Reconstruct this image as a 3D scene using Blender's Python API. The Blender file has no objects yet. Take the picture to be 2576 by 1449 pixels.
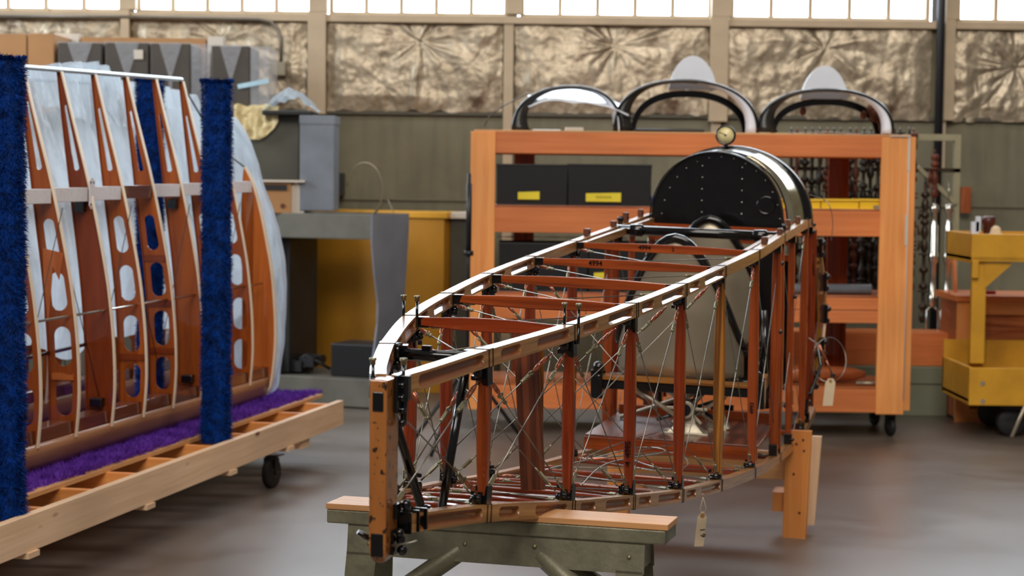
import bpy, math, random
from math import sin, cos, pi, sqrt, radians, atan2
from mathutils import Vector, Matrix, noise, geometry
V = Vector
rnd = random.Random(7)
C = bpy.context.scene.collection

# ------------------------------------------------------------------ camera
FPX, CXP, CYP, EYE = 4800.0, 1288.0, 724.5, 1.65
PITCH = math.atan((724.5 - 450) / FPX); ROLL = 0.012
_f = V((0, cos(PITCH), -sin(PITCH))); _u0 = V((0, sin(PITCH), cos(PITCH))); _r0 = V((1, 0, 0))
CR = _r0 * cos(ROLL) + _u0 * sin(ROLL); CU = _u0 * cos(ROLL) - _r0 * sin(ROLL)
cam_data = bpy.data.cameras.new('camera'); cam = bpy.data.objects.new('camera', cam_data); C.objects.link(cam)
cam_data.sensor_width = 36; cam_data.sensor_fit = 'HORIZONTAL'; cam_data.lens = 36 * FPX / 2576
cam_data.clip_start = 0.1; cam_data.clip_end = 100
cam.matrix_world = Matrix(((CR.x, CU.x, -_f.x, 0), (CR.y, CU.y, -_f.y, 0), (CR.z, CU.z, -_f.z, EYE), (0, 0, 0, 1)))
cam_data.dof.use_dof = True; cam_data.dof.focus_distance = 5.1; cam_data.dof.aperture_fstop = 5.4
bpy.context.scene.camera = cam

def at(x, y, Y):            # photograph direction carried to the distance Y: where a thing measured in the photo stands
    r = _f + CR * ((x - CXP) / FPX) + CU * ((CYP - y) / FPX)
    k = Y / r.y
    return V((r.x * k, Y, EYE + r.z * k))
def on_z(x, y, z=0.0):
    r = _f + CR * ((x - CXP) / FPX) + CU * ((CYP - y) / FPX)
    k = (z - EYE) / r.z
    return V((r.x * k, r.y * k, z))

# ------------------------------------------------------------------ mesh builder
ORG = {}
class MB:
    def __init__(s): s.v = []; s.f = []; s.uv = []; s.sm = []; s.mi = []; s.off = (rnd.random() * 20, rnd.random() * 20)
    def face(s, idx, uv=None, sm=False, mi=0):
        s.f.append(tuple(idx)); s.uv.append(uv or [(0, 0)] * len(idx)); s.sm.append(sm); s.mi.append(mi)
    def loft(s, rings, caps=True, sm=False, closed=True, mi=0, mifn=None, loop=False):
        b = len(s.v); n = len(rings[0]); ou, ov = rnd.random() * 9, rnd.random() * 9
        for r in rings: s.v += [V(p) for p in r]
        per = [0]
        for j in range(n): per.append(per[-1] + (V(rings[0][j]) - V(rings[0][(j + 1) % n])).length)
        L = [0]
        for i in range(len(rings) - 1): L.append(L[-1] + (V(rings[i + 1][0]) - V(rings[i][0])).length)
        L.append(L[-1])
        R = len(rings)
        for i in range(R if loop else R - 1):
            i2 = (i + 1) % R
            for j in range(n if closed else n - 1):
                j2 = (j + 1) % n
                s.face((b + i * n + j, b + i * n + j2, b + i2 * n + j2, b + i2 * n + j),
                       [(L[i] + ou, per[j] + ov), (L[i] + ou, per[j + 1] + ov), (L[i + 1] + ou, per[j + 1] + ov), (L[i + 1] + ou, per[j] + ov)], sm,
                       mifn(i, j) if mifn else mi)
        if caps and closed and not loop:
            s.face([b + j for j in range(n)][::-1], [(ou + .01 * j, ov) for j in range(n)], False, mi)
            s.face([b + (R - 1) * n + j for j in range(n)], [(ou + .01 * j, ov) for j in range(n)], False, mi)
    def box(s, c, sx, sy, sz, X=V((1, 0, 0)), Y=V((0, 1, 0)), Z=V((0, 0, 1)), mi=0):
        c = V(c); X = X * sx / 2; Y = Y * sy / 2; Z = Z * sz / 2
        dims = [(sx, X, Y, Z), (sy, Y, Z, X), (sz, Z, X, Y)]
        _, A, B, D = max(dims, key=lambda q: q[0])
        s.loft([[c - A - B - D, c - A + B - D, c - A + B + D, c - A - B + D], [c + A - B - D, c + A + B - D, c + A + B + D, c + A - B + D]], mi=mi)
    def bb(s, x0, x1, y0, y1, z0, z1, mi=0):
        s.box(((x0 + x1) / 2, (y0 + y1) / 2, (z0 + z1) / 2), abs(x1 - x0), abs(y1 - y0), abs(z1 - z0), mi=mi)
    def bar(s, p0, p1, w, h, up=V((0, 0, 1)), prof=((0, 1), (1, 1)), ch=0.0, mi=0):
        p0 = V(p0); p1 = V(p1); d = (p1 - p0).normalized(); side = d.cross(up)
        side = side.normalized() if side.length > 1e-6 else V((1, 0, 0)); u2 = side.cross(d).normalized()
        rings = []
        for f, k in prof:
            c = p0.lerp(p1, f); a = w / 2 * k; b = h / 2 * k; q = ch
            if q: pts = [(-a + q, -b), (a - q, -b), (a, -b + q), (a, b - q), (a - q, b), (-a + q, b), (-a, b - q), (-a, -b + q)]
            else: pts = [(-a, -b), (a, -b), (a, b), (-a, b)]
            rings.append([c + side * x + u2 * y for x, y in pts])
        s.loft(rings, mi=mi)
    def tube(s, path, r, n=8, loop=False, sm=True, mi=0, caps=True):
        P = [V(p) for p in path]; R = r if isinstance(r, (list, tuple)) else [r] * len(P)
        d = (P[1] - P[0]).normalized(); a = d.orthogonal().normalized(); rings = []
        for i, p in enumerate(P):
            if loop: t = (P[(i + 1) % len(P)] - P[i - 1])
            else: t = P[min(i + 1, len(P) - 1)] - P[max(i - 1, 0)]
            t = t.normalized(); a = (a - t * a.dot(t)); a = a.normalized() if a.length > 1e-6 else t.orthogonal().normalized(); b = t.cross(a)
            rings.append([p + (a * cos(2 * pi * k / n) + b * sin(2 * pi * k / n)) * R[i] for k in range(n)])
        s.loft(rings, sm=sm, loop=loop, mi=mi, caps=caps)
    def lathe(s, o, ax, prof, n=20, sm=True, mi=0):
        o = V(o); ax = V(ax).normalized(); a = ax.orthogonal().normalized(); b = ax.cross(a)
        s.loft([[o + ax * h + (a * cos(2 * pi * k / n) + b * sin(2 * pi * k / n)) * max(r, 1e-4) for k in range(n)] for r, h in prof], sm=sm, mi=mi)
    def ball(s, c, r, n=10, sc=(1, 1, 1), mi=0):
        c = V(c); rings = []
        for i in range(n + 1):
            t = pi * i / n; rings.append([c + V((sc[0] * r * max(sin(t), 1e-3) * cos(2 * pi * k / (n + 4)), sc[1] * r * max(sin(t), 1e-3) * sin(2 * pi * k / (n + 4)), -sc[2] * r * cos(t))) for k in range(n + 4)])
        s.loft(rings, sm=True, mi=mi)
    def plate(s, outer, holes, P, ex, ey, nn, th, mi=0):
        # flat plate with holes: outlines are (x, y) pairs in the frame P, ex, ey; thickness th along nn
        loops = [outer] + list(holes); b = len(s.v); allp = [p for l in loops for p in l]
        tris = geometry.tessellate_polygon([[V((p[0], p[1], 0)) for p in l] for l in loops]); N = len(allp)
        for k in (-.5, .5): s.v += [P + ex * p[0] + ey * p[1] + nn * th * k for p in allp]
        o = rnd.random() * 9
        def U(q): return [(allp[i][1] + o, allp[i][0] + o) for i in q]
        for t in tris:
            s.face((b + t[0], b + t[1], b + t[2]), U(t), mi=mi); s.face((b + N + t[2], b + N + t[1], b + N + t[0]), U((t[2], t[1], t[0])), mi=mi)
        k = 0
        for l in loops:
            m = len(l)
            for i in range(m):
                i2 = (i + 1) % m; s.face((b + k + i, b + k + i2, b + N + k + i2, b + N + k + i), [(allp[k + i][1] + o, 0), (allp[k + i2][1] + o, 0), (allp[k + i2][1] + o, th), (allp[k + i][1] + o, th)], mi=mi)
            k += m
    def grid(s, fn, nu, nv, sm=True, mi=0):
        b = len(s.v)
        for i in range(nu + 1):
            for j in range(nv + 1): s.v.append(V(fn(i / nu, j / nv)))
        L1 = (s.v[b + nu * (nv + 1)] - s.v[b]).length; L2 = (s.v[b + nv] - s.v[b]).length
        for i in range(nu):
            for j in range(nv):
                q = (b + i * (nv + 1) + j, b + (i + 1) * (nv + 1) + j, b + (i + 1) * (nv + 1) + j + 1, b + i * (nv + 1) + j + 1)
                s.face(q, [(i / nu * L1, j / nv * L2), ((i + 1) / nu * L1, j / nv * L2), ((i + 1) / nu * L1, (j + 1) / nv * L2), (i / nu * L1, (j + 1) / nv * L2)], sm, mi)
    def build(s, name, mat, parent=None, label=None, cat=None, group=None, kind=None, org=None, bevel=0, solid=0, part_label=None):
        if parent is not None: o0 = ORG[parent.name]
        elif org is not None: o0 = V(org)
        else:
            xs = [v.x for v in s.v]; ys = [v.y for v in s.v]; o0 = V(((min(xs) + max(xs)) / 2, (min(ys) + max(ys)) / 2, min(v.z for v in s.v)))
        me = bpy.data.meshes.new(name); me.from_pydata([tuple(v - o0) for v in s.v], [], s.f)
        uvl = me.uv_layers.new(name='uv'); fl = []
        for u in s.uv:
            for a in u: fl += [a[0], a[1]]
        uvl.data.foreach_set('uv', fl)
        me.polygons.foreach_set('use_smooth', s.sm); me.polygons.foreach_set('material_index', s.mi)
        for m in (mat if isinstance(mat, (list, tuple)) else [mat]): me.materials.append(m)
        me.update()
        ob = bpy.data.objects.new(name, me); C.objects.link(ob); ORG[ob.name] = o0
        if parent is not None: ob.parent = parent
        else: ob.location = o0
        if solid:
            m = ob.modifiers.new('s', 'SOLIDIFY'); m.thickness = solid; m.offset = 0
        if bevel:
            m = ob.modifiers.new('b', 'BEVEL'); m.width = bevel; m.segments = 2; m.limit_method = 'ANGLE'; m.angle_limit = radians(40)
        tag(ob, label, cat, group, kind)
        if part_label: ob['label'] = part_label
        return ob
def tag(o, label=None, cat=None, group=None, kind=None):
    if label: o['label'] = label
    if cat: o['category'] = cat
    if group: o['group'] = group
    if kind: o['kind'] = kind
def thing(name, loc, label=None, cat=None, group=None, kind=None):
    o = bpy.data.objects.new(name, None); C.objects.link(o); o.location = V(loc); o.empty_display_size = .1; ORG[o.name] = V(loc); tag(o, label, cat, group, kind); return o
def lerp(a, b, t): return a + (b - a) * t
def interp(tab, x):
    if x <= tab[0][0]: return tab[0][1]
    for (x0, y0), (x1, y1) in zip(tab, tab[1:]):
        if x <= x1: return y0 + (y1 - y0) * (x - x0) / (x1 - x0)
    return tab[-1][1]
def smooth_tab(tab, x):      # monotone-ish cubic through a table
    n = len(tab)
    if x <= tab[0][0]: return tab[0][1]
    if x >= tab[-1][0]: return tab[-1][1]
    for i in range(n - 1):
        if x <= tab[i + 1][0]: break
    def sl(k):
        if k == 0: return (tab[1][1] - tab[0][1]) / (tab[1][0] - tab[0][0])
        if k == n - 1: return (tab[-1][1] - tab[-2][1]) / (tab[-1][0] - tab[-2][0])
        return (tab[k + 1][1] - tab[k - 1][1]) / (tab[k + 1][0] - tab[k - 1][0])
    x0, y0 = tab[i]; x1, y1 = tab[i + 1]; h = x1 - x0; t = (x - x0) / h
    return (2 * t ** 3 - 3 * t * t + 1) * y0 + (t ** 3 - 2 * t * t + t) * h * sl(i) + (-2 * t ** 3 + 3 * t * t) * y1 + (t ** 3 - t * t) * h * sl(i + 1)

# ------------------------------------------------------------------ materials
def srgb(r, g, b):
    return tuple(((c / 255) / 12.92 if c / 255 <= .04045 else ((c / 255 + .055) / 1.055) ** 2.4) for c in (r, g, b)) + (1,)
class NT:
    def __init__(s, name):
        s.m = bpy.data.materials.new(name); s.m.use_nodes = True; s.t = s.m.node_tree; s.n = s.t.nodes; s.l = s.t.links
        s.b = s.n['Principled BSDF']; s.out = s.n['Material Output']
    def add(s, typ, **k):
        nd = s.n.new(typ)
        for a, v in k.items():
            if a in nd.inputs: nd.inputs[a].default_value = v
            else: setattr(nd, a, v)
        return nd
    def co(s, which='Object', scale=(1, 1, 1), rot=(0, 0, 0)):
        tc = s.add('ShaderNodeTexCoord'); mp = s.add('ShaderNodeMapping'); mp.inputs['Scale'].default_value = scale; mp.inputs['Rotation'].default_value = rot
        s.l.new(tc.outputs[which], mp.inputs['Vector']); return mp.outputs['Vector']
    def noise(s, vec, scale, detail=4, rough=.55, dist=0):
        nd = s.add('ShaderNodeTexNoise'); nd.inputs['Scale'].default_value = scale; nd.inputs['Detail'].default_value = detail; nd.inputs['Roughness'].default_value = rough; nd.inputs['Distortion'].default_value = dist
        s.l.new(vec, nd.inputs['Vector']); return nd.outputs['Fac']
    def ramp(s, fac, stops, interp='LINEAR'):
        nd = s.add('ShaderNodeValToRGB'); cr = nd.color_ramp; cr.interpolation = interp
        while len(cr.elements) < len(stops): cr.elements.new(.5)
        for e, (p, c) in zip(cr.elements, stops):
            e.position = p; e.color = c if isinstance(c, tuple) else (c, c, c, 1)
        s.l.new(fac, nd.inputs['Fac']); return nd.outputs['Color']
    def mix(s, fac, a, b, mode='MIX'):
        nd = s.add('ShaderNodeMix', data_type='RGBA', blend_type=mode)
        for k, x in ((0, fac), (6, a), (7, b)):
            if isinstance(x, (float, int)) and k == 0: nd.inputs[0].default_value = x
            elif isinstance(x, tuple): nd.inputs[k].default_value = x
            else: s.l.new(x, nd.inputs[k])
        return nd.outputs[2]
    def bump(s, h, strength=.3, dist=.01):
        nd = s.add('ShaderNodeBump'); nd.inputs['Strength'].default_value = strength; nd.inputs['Distance'].default_value = dist
        s.l.new(h, nd.inputs['Height']); s.l.new(nd.outputs['Normal'], s.b.inputs['Normal']); return nd
    def set(s, **k):
        for a, v in k.items():
            i = s.b.inputs[a.replace('_', ' ')]
            if hasattr(v, 'is_linked') or isinstance(v, bpy.types.NodeSocket): s.l.new(v, i)
            else: i.default_value = v
        return s
def plain(name, col, rough=.5, metal=0, vary=.15, scale=8, bump=0, coat=0, spec=.5):
    t = NT(name); v = t.co(); f = t.noise(v, scale, 5)
    c2 = tuple(min(1, c * (1 - vary)) for c in col[:3]) + (1,); c3 = tuple(min(1, c * (1 + vary)) for c in col[:3]) + (1,)
    t.set(Base_Color=t.ramp(f, [(.3, c2), (.7, c3)]), Roughness=rough, Metallic=metal, Coat_Weight=coat, Specular_IOR_Level=spec)
    t.b.inputs['Coat Roughness'].default_value = .08
    if bump: t.bump(t.noise(v, scale * 6, 4), bump, .004)
    return t.m
def wood(name, light, dark, rough=.35, coat=.0, su=2.2, sv=55, contrast=(.35, .68), knots=True, knotc=None, rough_co=.06):
    t = NT(name); v = t.co('UV', (su, sv, 1)); f = t.noise(v, 1.0, 6, .62, .6)
    v2 = t.co('UV', (su * .5, sv * .16, 1)); f2 = t.noise(v2, 1.0, 3, .5, 1.2)
    c = t.ramp(f, [(contrast[0], dark), (contrast[1], light)])
    c = t.mix(t.ramp(f2, [(.35, 0.0), (.75, .55)]), c, t.mix(.5, dark, light), 'MIX')
    tone = t.noise(t.co('UV', (.7, 1.2, 1)), 1.3, 2)
    c = t.mix(1.0, c, t.ramp(tone, [(.3, .78), (.7, 1.12)]), 'MULTIPLY')
    if knots:
        vo = t.add('ShaderNodeTexVoronoi'); vo.inputs['Scale'].default_value = 1.0; t.l.new(t.co('UV', (2.6, 7.5, 1)), vo.inputs['Vector'])
        kn = t.ramp(vo.outputs['Distance'], [(.06, 1.0), (.13, 0.0)])
        c = t.mix(kn, c, knotc or tuple(x * .35 for x in dark[:3]) + (1,))
    t.set(Base_Color=c, Roughness=rough if coat < .3 else .5, Coat_Weight=coat, Specular_IOR_Level=.5 if coat < .3 else .15); t.b.inputs['Coat Roughness'].default_value = rough_co * .6
    t.bump(f, .12, .002)
    return t.m
M = {}
WIN = 8.0; WORLD = .13; FILL1 = 270; FILL2 = 840; FILL3 = 650; FILL4 = 80; EXPO = 0.0
M['black'] = plain('black_enamel', srgb(9, 9, 10), .16, 0, .3, 20, .02, .3)
M['black_matte'] = plain('black_matte', srgb(24, 24, 25), .5, 0, .3, 8, .1)
M['steel'] = plain('wire_steel', srgb(150, 145, 135), .3, .9, .2, 40)
M['copper'] = plain('copper_barrel', srgb(178, 104, 74), .3, .7, .35, 60, .1, .3)
M['brass'] = plain('old_brass', srgb(150, 142, 112), .38, .75, .35, 90, .2)
M['ash'] = wood('varnished_ash', srgb(200, 146, 82), srgb(132, 80, 36), .26, 1.0, 2.5, 90, (.3, .65), False, rough_co=.34)
M['groove'] = wood('routed_ash', srgb(160, 96, 54), srgb(112, 60, 30), .2, .9, 2.0, 60, knots=False, rough_co=.06)
M['mahog'] = wood('red_varnished_wood', srgb(158, 62, 20), srgb(90, 27, 7), .3, .6, 2.0, 80, knots=False, rough_co=.14)
M['mahog2'] = wood('amber_varnished_wood', srgb(172, 78, 26), srgb(110, 42, 10), .3, .6, 2.0, 80, knots=False, rough_co=.14)
M['oak'] = wood('golden_oak', srgb(186, 122, 52), srgb(104, 58, 18), .28, .5, 1.2, 70, (.42, .6), False)
M['walnut'] = wood('brown_grained_board', srgb(128, 66, 38), srgb(58, 22, 10), .4, .2, 1.2, 42, (.4, .6), False)
M['pine'] = wood('pale_pine', srgb(240, 206, 170), srgb(216, 174, 134), .55, .0, 1.5, 38, (.3, .7), True, srgb(105, 60, 30))
M['fir'] = wood('orange_fir', srgb(250, 172, 98), srgb(226, 136, 64), .5, .1, 1.4, 30, (.3, .7), True, srgb(130, 56, 22))
M['fir_dark'] = wood('orange_rail_fir', srgb(228, 134, 72), srgb(202, 108, 50), .5, .1, 1.4, 30, (.3, .7), False)
M['plank'] = wood('new_plank', srgb(226, 172, 116), srgb(196, 134, 78), .5, .0, 1.5, 45, (.3, .7), False)
M['ply'] = wood('cherry_plywood', srgb(196, 116, 68), srgb(136, 66, 32), .4, .3, .9, 14, (.4, .6), False)
M['rib'] = wood('varnished_rib_plywood', srgb(176, 90, 24), srgb(126, 52, 8), .3, .5, 1.4, 18, (.3, .7), False)
M['rib_dark'] = wood('dark_rib_plywood', srgb(142, 62, 14), srgb(98, 34, 4), .3, .5, 1.4, 18, (.3, .7), False)
M['rib_light'] = wood('light_rib_plywood', srgb(196, 112, 50), srgb(160, 78, 28), .3, .6, 1.2, 12, (.3, .7), True)
M['cap'] = plain('cream_cap_strip', srgb(232, 212, 184), .45, 0, .05, 10)
M['skin'] = wood('leading_edge_plywood', srgb(180, 128, 90), srgb(138, 88, 54), .4, .35, .8, 12, (.3, .7), False)
M['spar'] = wood('dark_glossy_spar', srgb(120, 56, 28), srgb(70, 26, 12), .22, .9, 1.5, 30, (.3, .7), False)
M['whitepaint'] = plain('brushed_white_primer', srgb(222, 216, 218), .5, 0, .08, 60, .15)
M['alu'] = plain('dull_aluminium', srgb(160, 148, 126), .36, .6, .12, 3, 0)
M['tin'] = plain('polished_tin', srgb(235, 225, 195), .16, 1, .1, 12, .08)
M['bluegrey'] = plain('blue_grey_paint', srgb(112, 119, 128), .45, 0, .15, 5, .05)
M['greygreen'] = plain('grey_green_paint', srgb(104, 104, 88), .5, .0, .2, 7, .15)
M['sawmetal'] = plain('weathered_grey_steel', srgb(124, 120, 98), .42, .35, .28, 16, .25)
M['olive'] = plain('dark_olive_steel', srgb(72, 70, 58), .5, 0, .12, 4)
M['tankgrey'] = plain('sink_grey_paint', srgb(98, 96, 86), .5, 0, .18, 6, .05)
M['yellow'] = plain('yellow_paint', srgb(206, 150, 34), .5, 0, .12, 6, .08)
M['yellowcab'] = plain('mustard_paint', srgb(176, 122, 22), .5, 0, .1, 3)
M['beige'] = plain('beige_post_paint', srgb(186, 166, 138), .55, 0, .08, 6)
M['bin_yellow'] = plain('yellow_plastic', srgb(240, 196, 40), .4, 0, .06, 4)
M['bin_black'] = plain('black_plastic', srgb(19, 19, 20), .45, 0, .15, 4)
M['bin_blue'] = plain('blue_plastic', srgb(40, 52, 120), .45, 0, .1, 4)
M['label'] = plain('yellow_label', srgb(236, 214, 50), .6, 0, .05, 4)
M['paper'] = plain('manila_tag', srgb(226, 204, 168), .8, 0, .05, 30)
M['card'] = plain('cardboard', srgb(166, 122, 78), .8, 0, .08, 4)
M['cardpale'] = plain('pale_cardboard', srgb(200, 190, 176), .8, 0, .06, 4)
M['rust'] = plain('rusty_brown_iron', srgb(92, 44, 26), .6, .2, .4, 20, .3)
M['darkpart'] = plain('oily_dark_steel', srgb(66, 56, 46), .35, .6, .5, 25, .3)
M['chrome'] = plain('bright_steel', srgb(200, 196, 186), .2, 1, .15, 20, .1)
M['pipeblack'] = plain('black_pipe', srgb(22, 22, 26), .4, 0, .2, 5)
M['rubber'] = plain('black_rubber', srgb(28, 27, 26), .6, 0, .2, 10)
M['redpart'] = plain('brown_varnish_block', srgb(92, 50, 28), .4, 0, .15, 20, 0, .3)
M['cream'] = plain('dial_cream', srgb(222, 206, 150), .3, 0, .05, 20)
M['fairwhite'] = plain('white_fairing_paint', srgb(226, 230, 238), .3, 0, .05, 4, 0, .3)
M['fairdark'] = plain('dark_fairing_steel', srgb(40, 38, 34), .35, .0, .25, 6)
M['cockpit_silver'] = plain('cast_silver', srgb(196, 186, 164), .4, .6, .2, 30, .2)
_j0, _j1 = on_z(700, 1165), on_z(2576, 1250); JROT = -atan2((_j1 - _j0).y, (_j1 - _j0).x); JSH = 7.2 - (_j0.x * sin(JROT) + _j0.y * cos(JROT)) + 7.2
def floor_mat():
    t = NT('hangar_concrete'); v = t.co()
    f = t.noise(v, 1.1, 6, .6, .4); f2 = t.noise(v, 14, 5, .6); f3 = t.noise(v, .35, 3)
    c = t.ramp(f, [(.3, srgb(84, 76, 68)), (.7, srgb(115, 108, 102))])
    c = t.mix(t.ramp(f3, [(.35, 0.0), (.7, .6)]), c, srgb(98, 84, 70))
    c = t.mix(t.ramp(f2, [(.62, 0.0), (.78, .35)]), c, srgb(84, 76, 68))
    # saw-cut joints
    mp = t.co('Object', (1, 1, 1), (0, 0, JROT)); sx = t.add('ShaderNodeSeparateXYZ'); t.l.new(mp, sx.inputs[0])
    def joint(sock, period, shift):
        a = t.add('ShaderNodeMath', operation='ADD'); a.inputs[1].default_value = shift; t.l.new(sock, a.inputs[0])
        b = t.add('ShaderNodeMath', operation='PINGPONG'); b.inputs[1].default_value = period; t.l.new(a.outputs[0], b.inputs[0])
        d = t.add('ShaderNodeMath', operation='LESS_THAN'); d.inputs[1].default_value = .006; t.l.new(b.outputs[0], d.inputs[0]); return d.outputs[0]
    j = t.add('ShaderNodeMath', operation='MAXIMUM'); t.l.new(joint(sx.outputs[1], 3.6, JSH), j.inputs[0]); j.inputs[1].default_value = 0
    c = t.mix(j.outputs[0], c, srgb(70, 62, 55))
    t.set(Base_Color=c, Roughness=t.ramp(f, [(.3, .30), (.75, .44)])); t.bump(f2, .05, .004)
    t.set(Specular_IOR_Level=.95)
    return t.m
M['conduit'] = plain('grey_conduit', srgb(120, 112, 100), .4, .4, .1, 10)
M['boxgrey'] = plain('grey_box_paint', srgb(158, 150, 130), .5, 0, .05, 10)
M['darkwall'] = plain('dark_seam', srgb(84, 80, 68), .7, 0, .1, 6)
M['oily'] = plain('oily_black_iron', srgb(38, 32, 26), .4, .4, .5, 30, .2)
M['plank2'] = wood('yellow_orange_plank', srgb(226, 150, 74), srgb(196, 112, 46), .5, .1, 1.4, 26, (.3, .7), True, srgb(130, 60, 24))
M['floor'] = floor_mat()
def concrete_wall():
    t = NT('grey_green_wall'); v = t.co()
    f = t.noise(v, 1.6, 6, .6); f2 = t.noise(t.co('Object', (6, 1, .6)), 2.2, 4)
    c = t.ramp(f, [(.3, srgb(110, 105, 86)), (.7, srgb(132, 126, 102))])
    c = t.mix(t.ramp(f2, [(.45, 0.0), (.75, .5)]), c, srgb(96, 94, 82)); t.set(Base_Color=c, Roughness=.8); t.bump(t.noise(v, 30, 4), .15, .01)
    return t.m
M['wall'] = concrete_wall()
def foil():
    t = NT('crinkled_foil'); v = t.co()
    f = t.noise(v, 26, 5, .65, .8); f2 = t.noise(v, 5, 4, .6, .5); f3 = t.noise(v, 3.2, 5, .7)
    vo = t.add('ShaderNodeTexVoronoi', feature='F1'); vo.inputs['Scale'].default_value = 14; t.l.new(v, vo.inputs['Vector'])
    c = t.ramp(f2, [(.3, srgb(146, 130, 108)), (.7, srgb(200, 186, 162))])
    c = t.mix(t.ramp(f3, [(.56, 0.0), (.68, .8)]), c, srgb(86, 58, 38))
    c = t.mix(t.ramp(f, [(.60, 0.0), (.72, .5)]), c, srgb(96, 76, 58))
    t.set(Base_Color=c, Roughness=.42, Metallic=.55)
    h = t.add('ShaderNodeMath', operation='ADD'); t.l.new(f, h.inputs[0]); t.l.new(vo.outputs['Distance'], h.inputs[1])
    t.bump(h.outputs[0], .28, .012); return t.m
M['foil'] = foil()
def glass_win():
    t = NT('daylit_frosted_glass'); t.set(Base_Color=(.9, .95, 1, 1), Roughness=.3, Emission_Color=(.76, .88, 1, 1), Emission_Strength=WIN); return t.m
M['pane'] = glass_win()
def plastic_sheet():
    t = NT('clear_plastic_sheet'); v = t.co('Object', (1, 1, .35)); f = t.noise(v, 9, 5, .6, 1.5)
    tr = t.add('ShaderNodeBsdfTransparent'); tl = t.add('ShaderNodeBsdfTranslucent'); tl.inputs['Color'].default_value = (.82, .92, 1, 1)
    t.set(Base_Color=(.82, .91, 1, 1), Roughness=.18, Specular_IOR_Level=1.0)
    bm = t.bump(t.noise(t.co('Object', (1.6, 1.6, .5)), 14, 7, .65, 2.5), 1.0, .05)
    m1 = t.add('ShaderNodeMixShader'); m1.inputs[0].default_value = .5; t.l.new(t.b.outputs[0], m1.inputs[1]); t.l.new(tl.outputs[0], m1.inputs[2])
    m2 = t.add('ShaderNodeMixShader'); t.l.new(t.ramp(f, [(.3, .30), (.7, .08)]), m2.inputs[0]); t.l.new(m1.outputs[0], m2.inputs[1]); t.l.new(tr.outputs[0], m2.inputs[2])
    t.l.new(m2.outputs[0], t.out.inputs['Surface']); return t.m
M['plastic'] = plastic_sheet()
def plastic_wrap():
    t = NT('cloudy_wrap'); f = t.noise(t.co(), 12, 4, .6, 1)
    t.set(Base_Color=(.75, .8, .86, 1), Roughness=.2, Alpha=.32); t.bump(f, .5, .03); return t.m
M['wrap'] = plastic_wrap()
def fur(name, c1, c2):
    t = NT(name); f = t.noise(t.co(), 24, 3)
    t.set(Base_Color=t.ramp(f, [(.3, c1), (.7, c2)]), Roughness=.65, Sheen_Weight=.12, Specular_IOR_Level=.15); t.b.inputs['Sheen Tint'].default_value = c2; return t.m
M['bluefur'] = fur('royal_blue_fleece', srgb(0, 26, 68), srgb(0, 58, 142))
M['purplefur'] = fur('purple_shag', srgb(74, 34, 130), srgb(118, 64, 180))
def post_mat():
    t = NT('spotted_sternpost'); v = t.co('UV', (2, 50, 1)); f = t.noise(v, 1, 5)
    c = t.ramp(f, [(.3, srgb(142, 82, 30)), (.7, srgb(184, 116, 54))])
    vo = t.add('ShaderNodeTexVoronoi'); vo.inputs['Scale'].default_value = 56; wv = t.add('ShaderNodeMixRGB'); wv.inputs[0].default_value = .03; nz = t.add('ShaderNodeTexNoise'); nz.inputs['Scale'].default_value = 40; t.l.new(t.co('Object'), nz.inputs['Vector']); t.l.new(t.co('Object', (1, 1, .8)), wv.inputs[1]); t.l.new(nz.outputs['Color'], wv.inputs[2]); t.l.new(wv.outputs[0], vo.inputs['Vector'])
    c = t.mix(t.ramp(t.noise(t.co('Object', (1, 1, .7)), 75, 2, .5), [(.60, 0.0), (.66, .95)]), c, srgb(30, 14, 8))
    t.set(Base_Color=c, Roughness=.25, Coat_Weight=.8); t.b.inputs['Coat Roughness'].default_value = .08; return t.m
M['post'] = post_mat()
def stamp(text, P, ex, ey, size, parent, off=.0006):
    cu = bpy.data.curves.new('stamp', 'FONT'); cu.body = text; cu.size = size; cu.align_x = 'CENTER'; cu.align_y = 'CENTER'; cu.offset = size * .02
    tmp = bpy.data.objects.new('stamp', cu); C.objects.link(tmp); dg = bpy.context.evaluated_depsgraph_get(); me = tmp.evaluated_get(dg).to_mesh()
    nn = ex.cross(ey); b = MB()
    for v in me.vertices: b.v.append(P + ex * v.co.x + ey * v.co.y + nn * off)
    for p in me.polygons: b.face(p.vertices)
    tmp.evaluated_get(dg).to_mesh_clear(); bpy.data.objects.remove(tmp)
    return b
# ================================================================== FUSELAGE
FX0, FY0, FTH, FRHO = -0.2647, 3.75, radians(13.22), 0.0277
FA = V((sin(FTH), cos(FTH), 0)); FR = V((cos(FTH), -sin(FTH), -FRHO)).normalized(); FZ = V((0, 0, 1))
def fw(t, u, z): return V((FX0 + sin(FTH) * t + cos(FTH) * u, FY0 + cos(FTH) * t - sin(FTH) * u, z - FRHO * u))
ST = [0, .432, .922, 1.473, 2.104, 2.84, 3.696, 4.681, 5.785]
HW = [(-.02, .012), (0, .014), (.12, .045), (.432, .110), (.922, .200), (1.473, .257), (2.104, .301), (2.84, .330), (3.696, .355), (4.681, .362), (5.785, .377), (6.2, .377)]
ZT = [(-.02, 1.238), (.432, 1.264), (.922, 1.288), (1.473, 1.309), (2.104, 1.332), (2.84, 1.356), (3.696, 1.383), (4.681, 1.420), (5.785, 1.460), (6.2, 1.455)]
ZB = [(0, .966), (.432, .922), (.922, .858), (1.473, .788), (2.104, .708), (2.84, .628), (3.696, .546), (4.681, .468), (5.785, .429), (6.6, .47)]
def fwp(t, u, z): return fw(t, u + .016, z)
def uo(t): return .016 * max(0, 1 - max(t, 0) / .4)
def hw(t): return smooth_tab(HW, t)
def zt(t): return smooth_tab(ZT, t)
def zb(t): return smooth_tab(ZB, t)
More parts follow.
